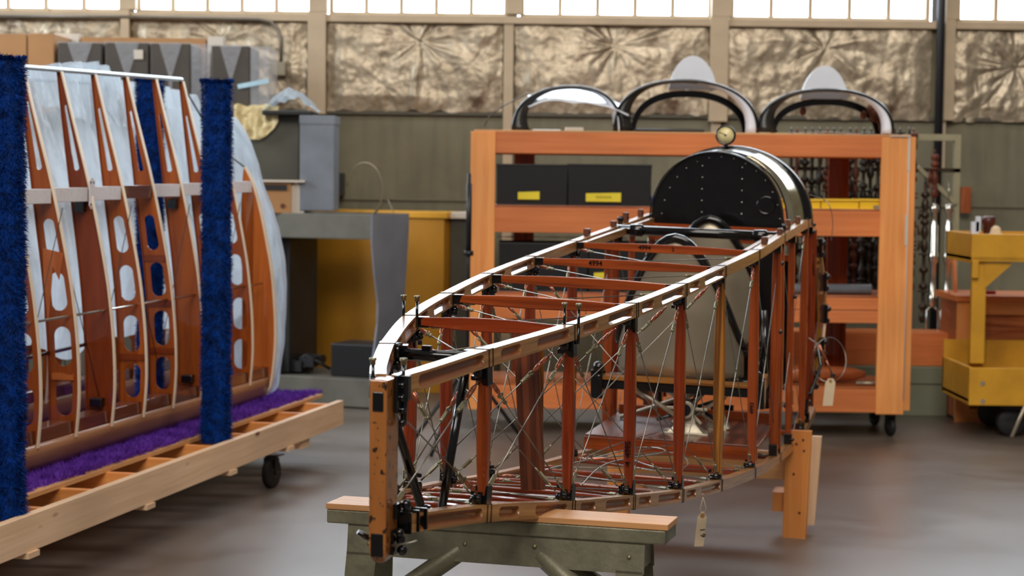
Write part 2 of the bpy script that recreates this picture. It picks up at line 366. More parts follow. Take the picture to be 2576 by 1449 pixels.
FU = thing('biplane_fuselage', fw(2.9, 0, .42), 'long open wooden biplane fuselage frame with wire bracing, resting on two sawhorses', 'aircraft fuselage')
LH, LW = .038, .033

def longeron(zf, sgn, t0, t1, bays, extra=None):
    b = MB(); ts = [t0]; N = 300
    groove = []
    for i in bays:
        a, c = ST[i], ST[i + 1]
        if i == 0: groove.append((max(t0, .05) + .03, c - .035))
        else:
            L = c - a; groove.append((a + .05, a + .05 + .22 * L)); groove.append((a + .05 + .22 * L + .07 + .04 * L, c - .045))
    rings = []; info = []
    tt = []
    for k in range(N + 1): tt.append(t0 + (t1 - t0) * k / N)
    for g0, g1 in groove:
        for q in (0, .002, .005, .009, .013, .02): tt += [g0 + q, g1 - q]
    tt = sorted(tt)
    for t in tt:
        u = hw(t) * sgn + uo(t); z = zf(t); dt = .01
        d = (fw(t + dt, hw(t + dt) * sgn + uo(t + dt), zf(t + dt)) - fw(t - dt, hw(t - dt) * sgn + uo(t - dt), zf(t - dt))).normalized()
        side = d.cross(FZ).normalized(); up = side.cross(d).normalized(); c = fw(t, u, z)
        g = 0.0
        for g0, g1 in groove:
            if g0 < t < g1:
                e = min(t - g0, g1 - t); g = .013 * (sqrt(max(0, 1 - (1 - min(e / .013, 1)) ** 2)))
        w, h = LW / 2, LH / 2; gg = max(g, .0004); dp = min(.0095, .0095 * g / .013) if g > 0 else 0
        pts = [(w, h), (w, gg), (w - dp, gg * .3), (w - dp, -gg * .3), (w, -gg), (w, -h), (-w, -h), (-w, -gg), (-w + dp, -gg * .3), (-w + dp, gg * .3), (-w, gg), (-w, h)]
        rings.append([c + side * x + up * y for x, y in pts]); info.append(g > .0006)
    b.loft(rings, mifn=lambda i, j: 1 if (j in (1, 2, 3, 7, 8, 9) and info[i] and info[i + 1]) else 0)
    return b
for zf, nm, t1 in ((zt, 'upper', 6.12), (zb, 'lower', 6.5)):
    for sg in (1, -1):
        bays = (0, 1, 2, 3, 4) if nm == 'upper' else (0, 1, 2, 3, 4)
        longeron(zf, sg, .03 if zf is zt else .05, t1, bays).build('longeron', (M['ash'], M['groove']), FU)
# extra spliced rail beside each upper longeron towards the cockpits
for sg in (1, -1):
    b = MB(); b.bar(fw(3.72, (hw(3.72) - .04) * sg, zt(3.72) + .0), fw(5.6, (hw(5.6) - .045) * sg, zt(5.6) - .004), .02, .03); b.build('cockpit_rail', M['ash'], FU)
    for t, h in ((4.0, .03), (4.62, .026), (4.95, .045), (5.4, .035)):
        k = MB(); P = fw(t, hw(t) * sg, zt(t) + LH / 2 + h / 2); k.box(P, .022, .05, h, FR, FA, FZ)
        o = k.build('mounting_block', M['redpart'], FU, bevel=.003)
        q = MB(); q.tube([P + FR * .0135, P - FR * .0135], .007, 10); q.build('bore', M['black'], o)
    q = MB(); P = fw(4.8, hw(4.8) * sg, zt(4.8) + .035)
    for e in (-.02, .02): q.tube([P + FA * e - FZ * .02, P + FA * e + FZ * .02], .008, 8)
    q.box(P + FZ * .008, .02, .06, .008, FR, FA, FZ); q.build('pulley_bracket', M['black'], FU)
# sternpost
b = MB(); prof = []
PF = lambda t, u, z: fwp(t, u, z)
out = []
for z, w, t0, t1 in ((1.256, .018, -.042, .040), (.945, .0175, -.042, .040), (.925, .0175, -.042, .044), (.905, .016, -.038, .040), (.894, .010, -.03, .015), (.891, .004, -.02, .0)):
    out.append([PF(t0, -w, z), PF(t0, w, z), PF(t1, w, z), PF(t1, -w, z)])
b.loft(out[::-1]); SP = b.build('sternpost', M['post'], FU, bevel=.003)
b = MB(); b.box(fwp(-.0425, .0, 1.213), .022, .004, .038, FR, FA, FZ); b.build('recess_plate', M['black'], SP, bevel=.0015)
b = MB(); b.box(fwp(-.0425, .0, .93), .025, .004, .046, FR, FA, FZ); b.build('recess_plate', M['black'], SP, bevel=.0015)
# hinge brackets, clamps and nuts on the right side of the post
b = MB()
b.box(fwp(.02, .024, 1.225), .008, .05, .075, FR, FA, FZ); b.box(fwp(.03, .034, 1.235), .018, .02, .05, FR, FA, FZ)
for z in (1.24, 1.215, 1.19, 1.165): b.ball(fwp(.03 + rnd.uniform(-.01, .01), .03, z), .008, 6)
b.tube([fwp(.04, .032, 1.25), fwp(.03, .03, 1.16)], .007, 8); b.build('hinge_bracket', M['black'], SP, bevel=.001)
b = MB()
for t in (.045, .075, .105):
    b.box(fwp(t, hw(t) + .0, .962), LW + .006, .006, LH + .006, FR, FA, FZ)
b.box(fwp(.02, .022, .99), .008, .03, .03, FR, FA, FZ); b.ball(fwp(.04, .035, 1.0), .011, 8); b.ball(fwp(.055, .03, .985), .009, 8)
b.build('clamp', M['black'], SP, bevel=.001)
b = MB(); b.box(fwp(.01, .020, .93), .006, .03, .05, FR, FA, FZ)
b.ball(fwp(.01, .033, .935), .010, 8); b.ball(fwp(.012, .036, .913), .011, 8); b.ball(fwp(0, .034, .95), .009, 8); b.build('hinge_bracket', M['black'], SP)
b = MB(); b.tube([fwp(-.01, .02, .925), fwp(0.0, .055, .932), fwp(.0, .07, .937)], .0025, 6); b.build('cotter_pin', M['steel'], SP)
b = MB(); b.tube([fwp(.02, -.02, .928), fwp(.0, -.035, .936), fwp(-.01, -.05, .947)], [.007, .006, .005], 8); b.build('lug', M['black'], SP)
# eye bolts that stand up from the longerons
def eyebolt(t, u, z, h=.05):
    b = MB(); P = fw(t, u, z); b.tube([P - FZ * .028, P + FZ * (h - .012)], .0036, 8)
    b.lathe(P + FZ * (h - .014), FZ, [(.0055, 0), (.0055, .008), (.0075, .009), (.0075, .014), (.003, .0145)], 8, mi=1)
    b.build('eye_bolt', (M['black'], M['brass']), FU)
for t, sg, off in ((.905, -1, -.016), (.905, -1, .018), (.93, 1, -.016), (.93, 1, .019)): eyebolt(t, hw(t) * sg + off, zt(t) + LH / 2)
eyebolt(.0, -.008, 1.26, .034); eyebolt(.03, .046, 1.26, .034)
b = MB(); b.tube([fw(.0, -.008, 1.26), fw(.0, -.010, 1.215)], .006, 8); b.tube([fw(.93, hw(.93) + .019, zt(.93) + .02), fw(.93, hw(.93) + .019, zt(.93) - .028), fw(.93, hw(.93) - .01, zt(.93) - .03)], .0038, 8)
b.build('clip', M['black'], FU)

# fittings at every joint
def fitting(i, sg, top, tube_end=False):
    t = ST[i]; zf = zt if top else zb; u = hw(t) * sg; d = (fw(t + .02, hw(t + .02) * sg, zf(t + .02)) - fw(t - .02, hw(t - .02) * sg, zf(t - .02))).normalized()
    side = d.cross(FZ).normalized(); up = side.cross(d).normalized(); c = fw(t, u, zf(t)); b = MB()
    dz = -1 if top else 1
    for e, k in ((-.010, 0), (.010, .004)):
        b.box(c + d * e, LW + .003, .0035, LH + .0035, side, d, up)
    b.box(c + up * (LH / 2 + .0012) * (1 if top else -1), LW + .002, .022, .001, side, d, up)
    s = c + up * dz * (LH / 2 + .020)
    b.box(s, .029, .027, .042, side, d, up)                                    # strut socket
    for e in (-1, 1):
        p = s + d * e * .022 - up * dz * .008; b.lathe(p - side * .012, side, [(.003, 0), (.011, .001), (.012, .008), (.011, .016), (.003, .018)], 12)
        b.box(s + d * e * .016 - up * dz * .004, .01, .016, .022, side, d, up)
    q = s - side * sg * .022 - up * dz * .012; b.ball(q, .010, 6); b.ball(q + d * .012 - up * .01, .008, 6)
    for k in range(3): b.box(s - side * sg * (.016 + .004 * k) + up * rnd.uniform(-.014, .014) + d * rnd.uniform(-.012, .012), .010, .012, .010, side, d, up)
    if top: b.box(c - side * sg * (LW / 2 + .014) + up * .002, .03, .022, .026, side, d, up)
    if not top:
        for k in range(4): b.lathe(s + d * rnd.uniform(-.02, .02) - side * sg * rnd.uniform(-.004, .03) - up * .018, up, [(.008, 0), (.008, .006), (.0055, .007), (.0055, .014), (.002, .0145)], 6, False)
    b.build('joint_fitting', M['black'], FU, bevel=.0008)
for i in range(1, 9):
    for sg in (1, -1):
        fitting(i, sg, True); fitting(i, sg, False)

# upright struts
def strut(p0, p1, mat, w=.026, d=.030, name='upright_strut', up=None):
    b = MB(); b.bar(p0, p1, w, d, up or FA, ((0, .74), (.08, .80), (.3, .97), (.5, 1.0), (.7, .97), (.92, .80), (1, .74)), ch=.004)
    return b.build(name, mat, FU)
kinds = {1: 'mahog2', 2: 'mahog', 3: 'mahog', 4: 'mahog', 5: 'oak', 6: 'mahog2', 7: 'mahog2', 8: 'mahog2'}
UP = {}
for i in range(1, 9):
    for sg in (1, -1):
        t = ST[i]; m = M[kinds[i]] if sg > 0 else M['mahog']
        wd = {1: .027, 2: .029, 3: .031, 4: .033, 5: .036, 6: .038, 7: .036, 8: .036}[i]
        UP[i, sg] = strut(fw(t, hw(t) * sg, zb(t) + LH / 2 + .02), fw(t, hw(t) * sg, zt(t) - LH / 2 - .02), m, wd, wd)
for i, tx, fr in ((3, '4  4995', .26), (6, '4993', .3)):
    t = ST[i]; z = lerp(zb(t), zt(t), fr); P = fw(t, hw(t), z) - FA * .0205
    stamp(tx, P, FZ * 1.0, -FR, .022, FU).build('stamped_number', M['black'], UP[i, 1])
# extra uprights round the cockpits and engine bay
for t, w, m, off in ((4.52, .04, 'mahog2', .0), (5.15, .03, 'mahog2', .0), (6.05, .03, 'mahog', 0)):
    for sg in (1, -1):
        b = MB(); b.bar(fw(t, hw(t) * sg + off, zb(t) + .02), fw(t, hw(t) * sg + off, zt(t) - .02), w, .022, FA, ((0, .8), (.15, 1), (.85, 1), (1, .8)), ch=.003); b.build('side_plank', M[m], FU)
        for P, hh in ((fw(t, hw(t) * sg + off, zt(t) - .035), .035), (fw(t, hw(t) * sg + off, zb(t) + .045), .05)):
            b = MB(); b.box(P, .036, .045, hh, FR, FA, FZ); b.build('corner_fitting', M['black'], FU, bevel=.003)
        for q in range(2):
            b = MB(); b.ball(fw(t + rnd.uniform(-.03, .03), hw(t) * sg + .02 * sg, lerp(zb(t), zt(t), rnd.random())), .010, 6); b.build('wing_nut', M['black'], FU)
# cross struts between the upper longerons, and between the lower ones
for i in range(2, 7):
    t = ST[i]; h = hw(t) - LW / 2 - .012
    b = MB(); A, B = fw(t, -h, zt(t) + .004), fw(t, h, zt(t) + .004); b.bar(A, B, .024, .033, FZ, ((0, .62), (.1, .72), (.3, .95), (.5, 1), (.7, .95), (.9, .72), (1, .62)), ch=.002)
    o = b.build('cross_strut', M['mahog' if i < 3 else 'mahog2'], FU)
    if i in (5, 6):
        stamp('4994' if i == 6 else '4994', fw(t - .0128, -.07 if i == 6 else -.10, zt(t) + .006), FR, FZ, .024, FU).build('stamped_number', M['black'], o)
    if i == 6: stamp('2', fw(t - .0128, .04, zt(t) + .004), FR, FZ, .02, FU).build('stamped_number', M['black'], o)
for i in range(1, 9):
    t = ST[i]; h = hw(t) - LW / 2 - .012
    b = MB(); b.bar(fw(t, -h, zb(t)), fw(t, h, zb(t)), .026, .030, FZ, ((0, .7), (.2, .9), (.5, 1), (.8, .9), (1, .7)), ch=.003); b.build('cross_strut', M['mahog'], FU)
    if i in (1, 2):
        tm = (ST[i] + ST[i + 1]) / 2; h = hw(tm) - .02
        b = MB(); b.bar(fw(tm, -h, zb(tm)), fw(tm, h, zb(tm)), .022, .024, FZ); b.build('cross_strut', M['mahog'], FU)
# black tubes
def bt(path, r, nm='black_tube'): 
    b = MB(); b.tube(path, r, 12); return b.build(nm, M['black'], FU)
t = ST[1]; h = hw(t) - .02
b = MB(); b.tube([fw(t, -h, zt(t) - .004), fw(t, h, zt(t) - .004)], .0135, 12); b.lathe(fw(t, -h, zt(t) + .002) , FR, [(.019, 0), (.019, .012)], 8); b.box(fw(t, -.02, zt(t) + .012), .02, .016, .012, FR, FA, FZ)
b.build('tail_cross_tube', M['black'], FU)
t = ST[7]; h = hw(t)
b = MB(); b.tube([fw(t, -h, zt(t) + .004), fw(t, h, zt(t) + .004)], .021, 14)
for u in (-.27, .27): b.lathe(fw(t, u - .03, zt(t) + .004), FR, [(.0215, 0), (.027, .004), (.027, .056), (.0215, .06)], 14)
b.build('cockpit_cross_tube', M['black'], FU)
bt([fw(.16, -.035, zt(.16) - .02), fw(.31, .008, zb(.33) + .005)], .0098, 'brace_tube'); bt([fw(.43, .07, zt(.43) - .02), fw(.33, .045, zb(.33) + .005)], .0098, 'brace_tube')
b = MB(); b.bar(fw(.24, -.06, zb(.24)), fw(.24, .06, zb(.24)), .07, .006, FZ); b.lathe(fw(.26, .03, zb(.24)), FZ, [(.014, 0), (.014, .012), (.010, .013), (.010, .018), (.002, .02)], 8, False)
for u in (.02, .045): b.ball(fw(.25, u, zb(.24) - .022), .005, 6)
b.box(fw(.25, .032, zb(.24) - .016), .04, .03, .014, FR, FA, FZ); b.build('tail_skid_plate', M['black'], FU)
# thin flat boards standing in the tail bays
b = MB(); b.bar(fw(.2, -.048, zb(.2) + .0), fw(.2, -.048, zt(.2) - .02), .022, .012, FA); b.build('thin_batten', M['mahog'], FU)
b = MB(); b.bar(fw(1.10, .075, zb(1.10) + .03), fw(1.10, .050, zt(1.1) - .015), .062, .012, FA); b.build('wide_board', M['walnut'], FU)
b = MB(); b.bar(fw(1.13, .085, zb(1.10) + .03), fw(1.13, .085, zt(1.1) - .015), .012, .012, FA); b.build('thin_batten', M['oak'], FU)

# bracing wires with turnbuckles
def turnbuckle(P, d, parent, L=.055):
    b = MB(); k = P
    b.tube([P - d * .012, P + d * .004], .0026, 6)
    b.lathe(P, d, [(.003, 0), (.0038, .005), (.0052, .010), (.0058, .014), (.0058, L * .48), (.0050, L * .5), (.0058, L * .52), (.0058, L - .014), (.0052, L - .010), (.0038, L - .005), (.003, L)], 10)
    o = b.build('turnbuckle', M['copper'], parent)
    b = MB(); Q = P + d * L; a = d.orthogonal().normalized(); c = d.cross(a)
    b.tube([Q + (a * cos(x) + d * (1 + sin(x))) * .006 for x in [2 * pi * k / 10 for k in range(10)]], .0022, 6, loop=True)
    b.bar(Q + d * .010, Q + d * .036, .009, .006, a); b.ball(Q + d * .036, .0055, 6); b.build('ferrule', M['brass'], o)
def wire(A, B, r=.0017, tb=True, ends=True, inset=.03, two=False):
    d = (B - A).normalized(); A2 = A + d * inset; B2 = B - d * inset
    b = MB(); b.tube([A2, B2], r, 6); o = b.build('bracing_wire', M['steel'], FU)
    if tb: turnbuckle(A2, d, o)
    if two: turnbuckle(B2, -d, o)
    elif ends:
        e = MB(); e.bar(B2 - d * .03, B2 + d * .002, .009, .006, d.orthogonal()); e.tube([B2 - d * .045, B2 - d * .028], .0024, 6); e.tube([B2, B], .0024, 6); e.build('ferrule', M['brass'], o)
J = lambda i, sg, top: fw(ST[i], (hw(ST[i]) if i else .02) * sg, (zt(ST[i]) - .045) if top else (zb(ST[i]) + .045))
JJ = lambda i, sg, top, du, dt: fw(ST[i] + dt, hw(ST[i]) * sg - du * sg, (zt(ST[i]) - .04) if top else (zb(ST[i]) + .04))
for i in range(0, 8):
    for sg in (1, -1):
        e = .022
        if i == 0:
            wire(JJ(1, sg, True, 0, -e), fw(.03, .02 * sg, .985)); wire(JJ(1, sg, False, 0, -e), fw(.03, .02 * sg, 1.2))
        else:
            wire(JJ(i, sg, True, 0, e), JJ(i + 1, sg, False, 0, -e)); wire(JJ(i + 1, sg, True, 0, -e), JJ(i, sg, False, 0, e))
for i in range(1, 6):    # the top bays
    a, b_ = ST[i], ST[i + 1]; zo = -.012
    A = fw(a + .03, -hw(a) + .03, zt(a) + zo); B = fw(b_ - .03, hw(b_) - .03, zt(b_) + zo)
    A2 = fw(b_ - .03, -hw(b_) + .03, zt(b_) + zo); B2 = fw(a + .03, hw(a) - .03, zt(a) + zo)
    wire(A2, B2, two=False, inset=.02); wire(B, A, inset=.02)
for i in range(1, 7):    # the bottom bays
    a, b_ = ST[i], ST[i + 1]; zo = .012
    wire(fw(b_ - .03, -hw(b_) + .03, zb(b_) + zo), fw(a + .03, hw(a) - .03, zb(a) + zo), inset=.02); wire(fw(a + .03, -hw(a) + .03, zb(a) + zo), fw(b_ - .03, hw(b_) - .03, zb(b_) + zo), inset=.02)
for i in range(1, 6):    # across each station
    wire(JJ(i, 1, True, .03, 0), JJ(i, -1, False, .03, 0)); wire(JJ(i, -1, True, .03, 0), JJ(i, 1, False, .03, 0))
# control cables lying along the floor of the frame
def cable(pts, r=.0022, nm='control_cable'):
    n = 40; P = []
    for k in range(n + 1):
        x = k / n * (len(pts) - 1); i = min(int(x), len(pts) - 2); f = x - i
        p0 = pts[max(i - 1, 0)]; p1 = pts[i]; p2 = pts[i + 1]; p3 = pts[min(i + 2, len(pts) - 1)]
        P.append(.5 * ((2 * p1) + (p2 - p0) * f + (2 * p0 - 5 * p1 + 4 * p2 - p3) * f * f + (3 * p1 - p0 - 3 * p2 + p3) * f ** 3))
    b = MB(); b.tube(P, r, 6); return b.build(nm, M['steel'], FU)
cable([fw(1.6, .1, .80), fw(2.3, .05, .76), fw(2.9, .14, .72), fw(3.1, .02, .70), fw(2.6, -.08, .72), fw(3.4, -.12, .66), fw(4.2, -.05, .62)])
cable([fw(2.0, -.18, .74), fw(2.7, -.1, .70), fw(3.3, .1, .66), fw(2.9, .22, .68), fw(2.4, .2, .74), fw(3.0, .0, .69), fw(3.9, .1, .62)])
b = MB()
for P, d in ((fw(2.05, -.12, .75), V((.6, .8, .1))), (fw(2.5, -.05, .735), V((.9, .3, 0)))):
    d = d.normalized(); b.lathe(P, d, [(.003, 0), (.007, .015), (.007, .05), (.003, .065)], 8)
b.build('loose_turnbuckle', M['copper'], FU)

# seats
def seat(t0, ztop, zbot, a, bdep, drop, uc=0.0):
    n = 28
    def P(ph, z): return fw(t0 + bdep * (1 - cos(ph)), uc + a * sin(ph) * (1.0 if abs(ph) < 9 else 1), z)
    def top(ph): return ztop - drop * abs(sin(ph)) ** 1.9
    phs = [-pi / 2 + pi * k / n for k in range(n + 1)]
    b = MB(); b.grid(lambda x, y: P(-pi / 2 + pi * x, lerp(zbot + .02 * (1 - cos(-pi / 2 + pi * x)) * 0, top(-pi / 2 + pi * x), y) ), n, 10)
    o = b.build('seat_shell', M['alu'], FU, solid=.004)
    rim = [P(ph, top(ph)) for ph in phs]; rim = [rim[0] + FA * .1] + rim + [rim[-1] + FA * .1]
    b = MB(); b.tube(rim, .0185, 10); b.build('seat_rim', M['black'], FU)
    b = MB(); b.box(fw(t0 + bdep * .85, uc, zbot + .012), a * 1.5, bdep * 1.1, .024, FR, FA, FZ); b.build('seat_pan', M['walnut'], FU, bevel=.004)
seat(4.22, 1.415, .835, .265, .22, .46, -.03)
seat(5.12, 1.478, .90, .265, .22, .46, -.005)
b = MB(); t = 4.15; h = hw(t) - .02
b.bar(fw(t, -h, .80), fw(t, h, .80), .03, .036, FZ); b.bar(fw(t + .3, -h, .80), fw(t + .3, h, .80), .03, .036, FZ)
b.bar(fw(t, 0.02, .79), fw(t, .02, .64), .02, .03, FA)
for u in (-h, h):
    b.box(fw(t, u * .98, .80), .05, .07, .12, FR, FA, FZ); b.ball(fw(t - .03, u * .96, .87), .025, 8); b.ball(fw(t - .02, u * .96, .83), .02, 8)
b.build('seat_bearer', M['black'], FU, bevel=.003)
b = MB(); b.bar(fw(t + .02, -h, .828), fw(t + .02, h, .828), .10, .014, FZ); b.build('seat_board', M['oak'], FU)
# cockpit floor, control base
b = MB(); b.box(fw(4.35, 0, .602), .70, .75, .018, FR, FA, FZ); b.build('floor_board', M['walnut'], FU, bevel=.002)
b = MB(); b.bar(fw(3.96, -.35, .578), fw(3.96, .35, .578), .022, .05, FZ); b.build('floor_bearer', M['mahog2'], FU)
b = MB(); b.bar(fw(4.72, -.34, .62), fw(4.72, .34, .62), .03, .06, FZ); b.build('floor_bearer', M['mahog2'], FU)
b = MB(); b.bar(fw(5.0, -.34, .72), fw(5.0, .34, .72), .03, .07, FZ); b.build('floor_bearer', M['mahog'], FU)
CB = MB(); c = fw(4.22, .03, .611)
CB.box(c, .19, .12, .012, FR, FA, FZ); CB.loft([[c + FR * x * w + FA * y * w * .6 + FZ * h for x, y in ((-1, -1), (1, -1), (1, 1), (-1, 1))] for w, h in ((.075, .005), (.04, .04), (.03, .085))])
CB.lathe(c + FZ * .1 - FA * .05, FA, [(.036, 0), (.036, .12)], 18)
for k in range(8): CB.bar(c + FZ * .1 + FR * .036 * cos(k * pi / 4) + FZ * .036 * sin(k * pi / 4), c + FZ * .1 + FR * .085 * cos(k * pi / 4) + FZ * .085 * sin(k * pi / 4), .012, .01, FA)
c2 = fw(4.4, .14, .611); CB.box(c2, .08, .1, .01, FR, FA, FZ); CB.loft([[c2 + FR * x * w + FA * y * w * .6 + FZ * h for x, y in ((-1, -1), (1, -1), (1, 1), (-1, 1))] for w, h in ((.05, .005), (.025, .06), (.02, .12))])
CO = CB.build('control_base', M['cockpit_silver'], FU, bevel=.002)
b = MB(); b.lathe(c + FZ * .1 - FA * .054, FA, [(.024, 0), (.024, .006)], 16); b.tube([c + FZ * .1, fw(4.3, .09, .78)], .014, 10); b.tube([fw(4.2, -.09, .66), fw(4.45, .16, .74)], .008, 8); b.tube([fw(4.2, .17, .66), fw(4.5, -.05, .75)], .008, 8)
b.build('control_column', M['black'], FU)
for A, B in ((fw(4.16, -.17, .785), fw(4.25, .02, .65)), (fw(4.16, .2, .785), fw(4.3, .02, .65)), (fw(4.3, -.1, .79), fw(4.3, .17, .63)), (fw(4.5, -.3, .62), fw(4.6, .2, .8))):
    b = MB(); b.tube([A, B], .009, 8); b.build('control_rod', M['cockpit_silver'], FU)
# levers at the right cockpit side
b = MB(); b.tube([fw(4.5, .30, .98), fw(4.45, .24, .93), fw(4.42, .20, .94)], .010, 8); b.tube([fw(4.42, .20, .94), fw(4.42, .175, .93)], .014, 8); b.tube([fw(4.45, .32, 1.12), fw(4.5, .33, .7)], .012, 8)
b.box(fw(4.5, .32, .84), .05, .10, .12, FR, FA, FZ); b.tube([fw(4.3, .3, .78), fw(4.6, .3, 1.05)], .008, 8); b.build('throttle_lever', M['black'], FU)
b = MB(); b.bar(fw(4.2, .33, .80), fw(4.75, .33, .86), .02, .05, FZ); b.build('side_bracket', M['ash'], FU)
for z, t in ((1.425, 5.42), (1.375, 5.46), (1.30, 5.5)):
    b = MB(); b.bar(fw(t, -.34, z), fw(t, .34, z), .03, .030, FZ); b.build('panel_board', M['mahog2'], FU)
# dark tank and foot bulkheads deep in the front cockpit
b = MB(); b.box(fw(5.65, 0, .98), .66, .02, .62, FR, FA, FZ); b.build('firewall_panel', M['black'], FU)
b = MB(); b.box(fw(4.98, .27, 1.12), .12, .03, .5, FR, FA, FZ); b.build('instrument_support', M['black'], FU)
for u in (-.1, .1):
    b = MB(); b.bar(fw(4.85, u - .05, .64), fw(4.85, u + .05, .64), .03, .04, FZ); b.tube([fw(4.8, u, .66), fw(4.8, u, .82)], .012, 8); b.build('pedal', M['black'], FU)

# black domed cowl with polished side band
def dome(t, rw, rh, z0, n=36, k0=0.0, k1=1.0):
    return [fw(t, -rw * cos(pi * lerp(k0, k1, i / n)), z0 + rh * sin(pi * lerp(k0, k1, i / n)) ** .92) for i in range(n + 1)]
b = MB(); D0 = [p - FR * .022 for p in dome(5.48, .312, .335, 1.452)]; ring = [fw(5.48, -.334, 1.42)] + D0 + [fw(5.48, .29, 1.42)]
back = [p + FA * .006 for p in ring]
b.loft([ring, back]); b.build('cowl_bulkhead', M['black'], FU)
b = MB(); prof_ = [(5.45, .316, .338), (5.47, .318, .340), (5.49, .320, .342)]
b.loft([[p - FR * .02 for p in dome(t, w, h, 1.45)] for t, w, h in prof_], closed=False, caps=False, sm=True); b.build('cowl_inner_rim', M['black'], FU, solid=.006)
b = MB(); b.loft([dome(t, w, h, 1.45) for t, w, h in ((5.50, .312, .340), (5.62, .332, .350), (5.80, .358, .358), (5.92, .368, .361))], closed=False, caps=False, sm=True); b.build('cowl_skin', M['black'], FU, solid=.004)
b = MB(); b.loft([dome(t, w, h, 1.45, k0=.62, k1=1.0) for t, w, h in ((5.50, .318, .346), (5.62, .338, .356), (5.80, .364, .364), (5.91, .374, .367))], closed=False, caps=False, sm=True); b.build('polished_strip', M['tin'], FU, solid=.004, part_label='polished metal strip on the right side of the black cowl')
b = MB(); b.loft([dome(t, w, h, 1.45) for t, w, h in ((5.90, .366, .360), (5.91, .392, .374), (6.02, .396, .378), (6.03, .39, .372))], closed=False, caps=False, sm=True); b.build('cowl_outer_rim', M['black'], FU, solid=.006)
b = MB()
for k in range(5):
    b.ball(fw(5.475, -.09, 1.50 + .055 * k), .004, 5); b.ball(fw(5.475, .1, 1.50 + .055 * k), .004, 5)
for k in range(15):
    a = pi * (k + .5) / 15; b.ball(fw(5.475, -.283 * cos(a), 1.452 + .315 * sin(a)), .0035, 5)
    a = pi * (k + .5) / 15; b.ball(fw(5.975, -.39 * cos(a), 1.452 + .372 * sin(a)), .005, 5)
b.build('rivet_trim', M['chrome'], FU)
b = MB(); b.lathe(fw(5.474, .215, 1.545), -FA, [(.045, 0), (.045, .004), (.038, .005), (.036, .002)], 20); b.build('port_cover', M['black'], FU)
# gauge on top of the dome
gc = fw(5.88, -.03, 1.815 + .062); b = MB(); b.tube([gc - FZ * .075, gc - FZ * .03], .012, 10); b.lathe(gc - FZ * .078, FZ, [(.05, 0), (.05, .006), (.02, .010)], 12)
b.lathe(gc + FA * .02, -FA, [(.02, 0), (.046, .004), (.050, .02), (.050, .04), (.042, .044), (.042, .038), (.001, .038)], 28); g = b.build('temperature_gauge', M['black'], FU)
b = MB(); b.lathe(gc - FA * .0185, -FA, [(.0415, 0), (.0415, .003), (.0, .0031)], 28); dl = b.build('dial', M['cream'], g)
b = MB(); b.bar(gc - FA * .0225 + FZ * .002, gc - FA * .0225 + FZ * .014 - FR * .03, .003, .001, FA); b.lathe(gc - FA * .0215, -FA, [(.005, 0), (.005, .002)], 8)
for k in range(9):
    a = pi * (.1 + .8 * k / 8); d = FR * cos(a) + FZ * sin(a); b.bar(gc - FA * .022 + d * .031, gc - FA * .022 + d * .037, .0016, .001, FA)
b.build('needle', M['black'], g)
# nose end: bent longeron tip, bow and lower skin strip
b = MB(); b.bar(fw(6.05, .375, 1.455), fw(6.35, .375, 1.40), .03, .05, FZ); b.build('nose_block', M['ash'], FU, bevel=.006)
def nosebow(sg):
    pts = [(6.30, .375, 1.42), (6.42, .405, 1.30), (6.52, .425, 1.12), (6.55, .43, .95), (6.5, .42, .78), (6.35, .395, .62), (6.1, .37, .50), (5.9, .37, .45)]
    b = MB(); b.loft([[fw(t + dt, u * sg + du, z) for dt, du in ((-.03, -.008), (.03, -.008), (.03, .008), (-.03, .008))] for t, u, z in pts]); b.build('nose_bow', M['ash'], FU)
    b = MB(); b.loft([[fw(t - .02, u * sg, z), fw(t - .30, (u - .02) * sg, z)] for t, u, z in pts[1:]], closed=False, caps=False); b.build('nose_panel', M['spar'], FU, solid=.004)
    for t, u, z in pts[1:-1]:
        b = MB(); b.box(fw(t - .04, u * sg, z + .03), .035, .05, .09, FR, FA, FZ); b.ball(fw(t - .04, (u + .012) * sg, z - .01), .016, 6); b.ball(fw(t - .02, (u + .018) * sg, z + .05), .015, 6)
        b.build('engine_bearer_fitting', M['black'], FU, bevel=.004)
    b = MB(); b.box(fw(6.4, .37 * sg, 1.0), .05, .08, .16, FR, FA, FZ); b.tube([fw(6.4, .37 * sg, 1.0), fw(6.3, .43 * sg, .72), fw(6.0, .40 * sg, .6)], .01, 8); b.build('engine_bearer_fitting', M['black'], FU, bevel=.004)
    for t, z0, z1, m, w in ((6.2, .52, 1.42, 'mahog', .05), (6.38, .62, 1.36, 'mahog2', .045)):
        b = MB(); b.bar(fw(t, .378 * sg, z0), fw(t, .378 * sg, z1), w, .03, FA); b.build('side_plank', M[m], FU)
    for z in (.56, .64):
        b = MB(); b.tube([fw(5.2, .3 * sg, z), fw(5.2, .30 * sg, z + .06), fw(5.2, .34 * sg, z + .08), fw(5.2, .37 * sg, z + .06), fw(5.2, .37 * sg, z)], .014, 8); b.build('bent_loop', M['redpart'], FU)
nosebow(1); nosebow(-1)
cable([fw(5.95, .38, 1.60), fw(5.9, .47, 1.57), fw(5.9, .50, 1.48), fw(5.9, .495, 1.38)], .0022)
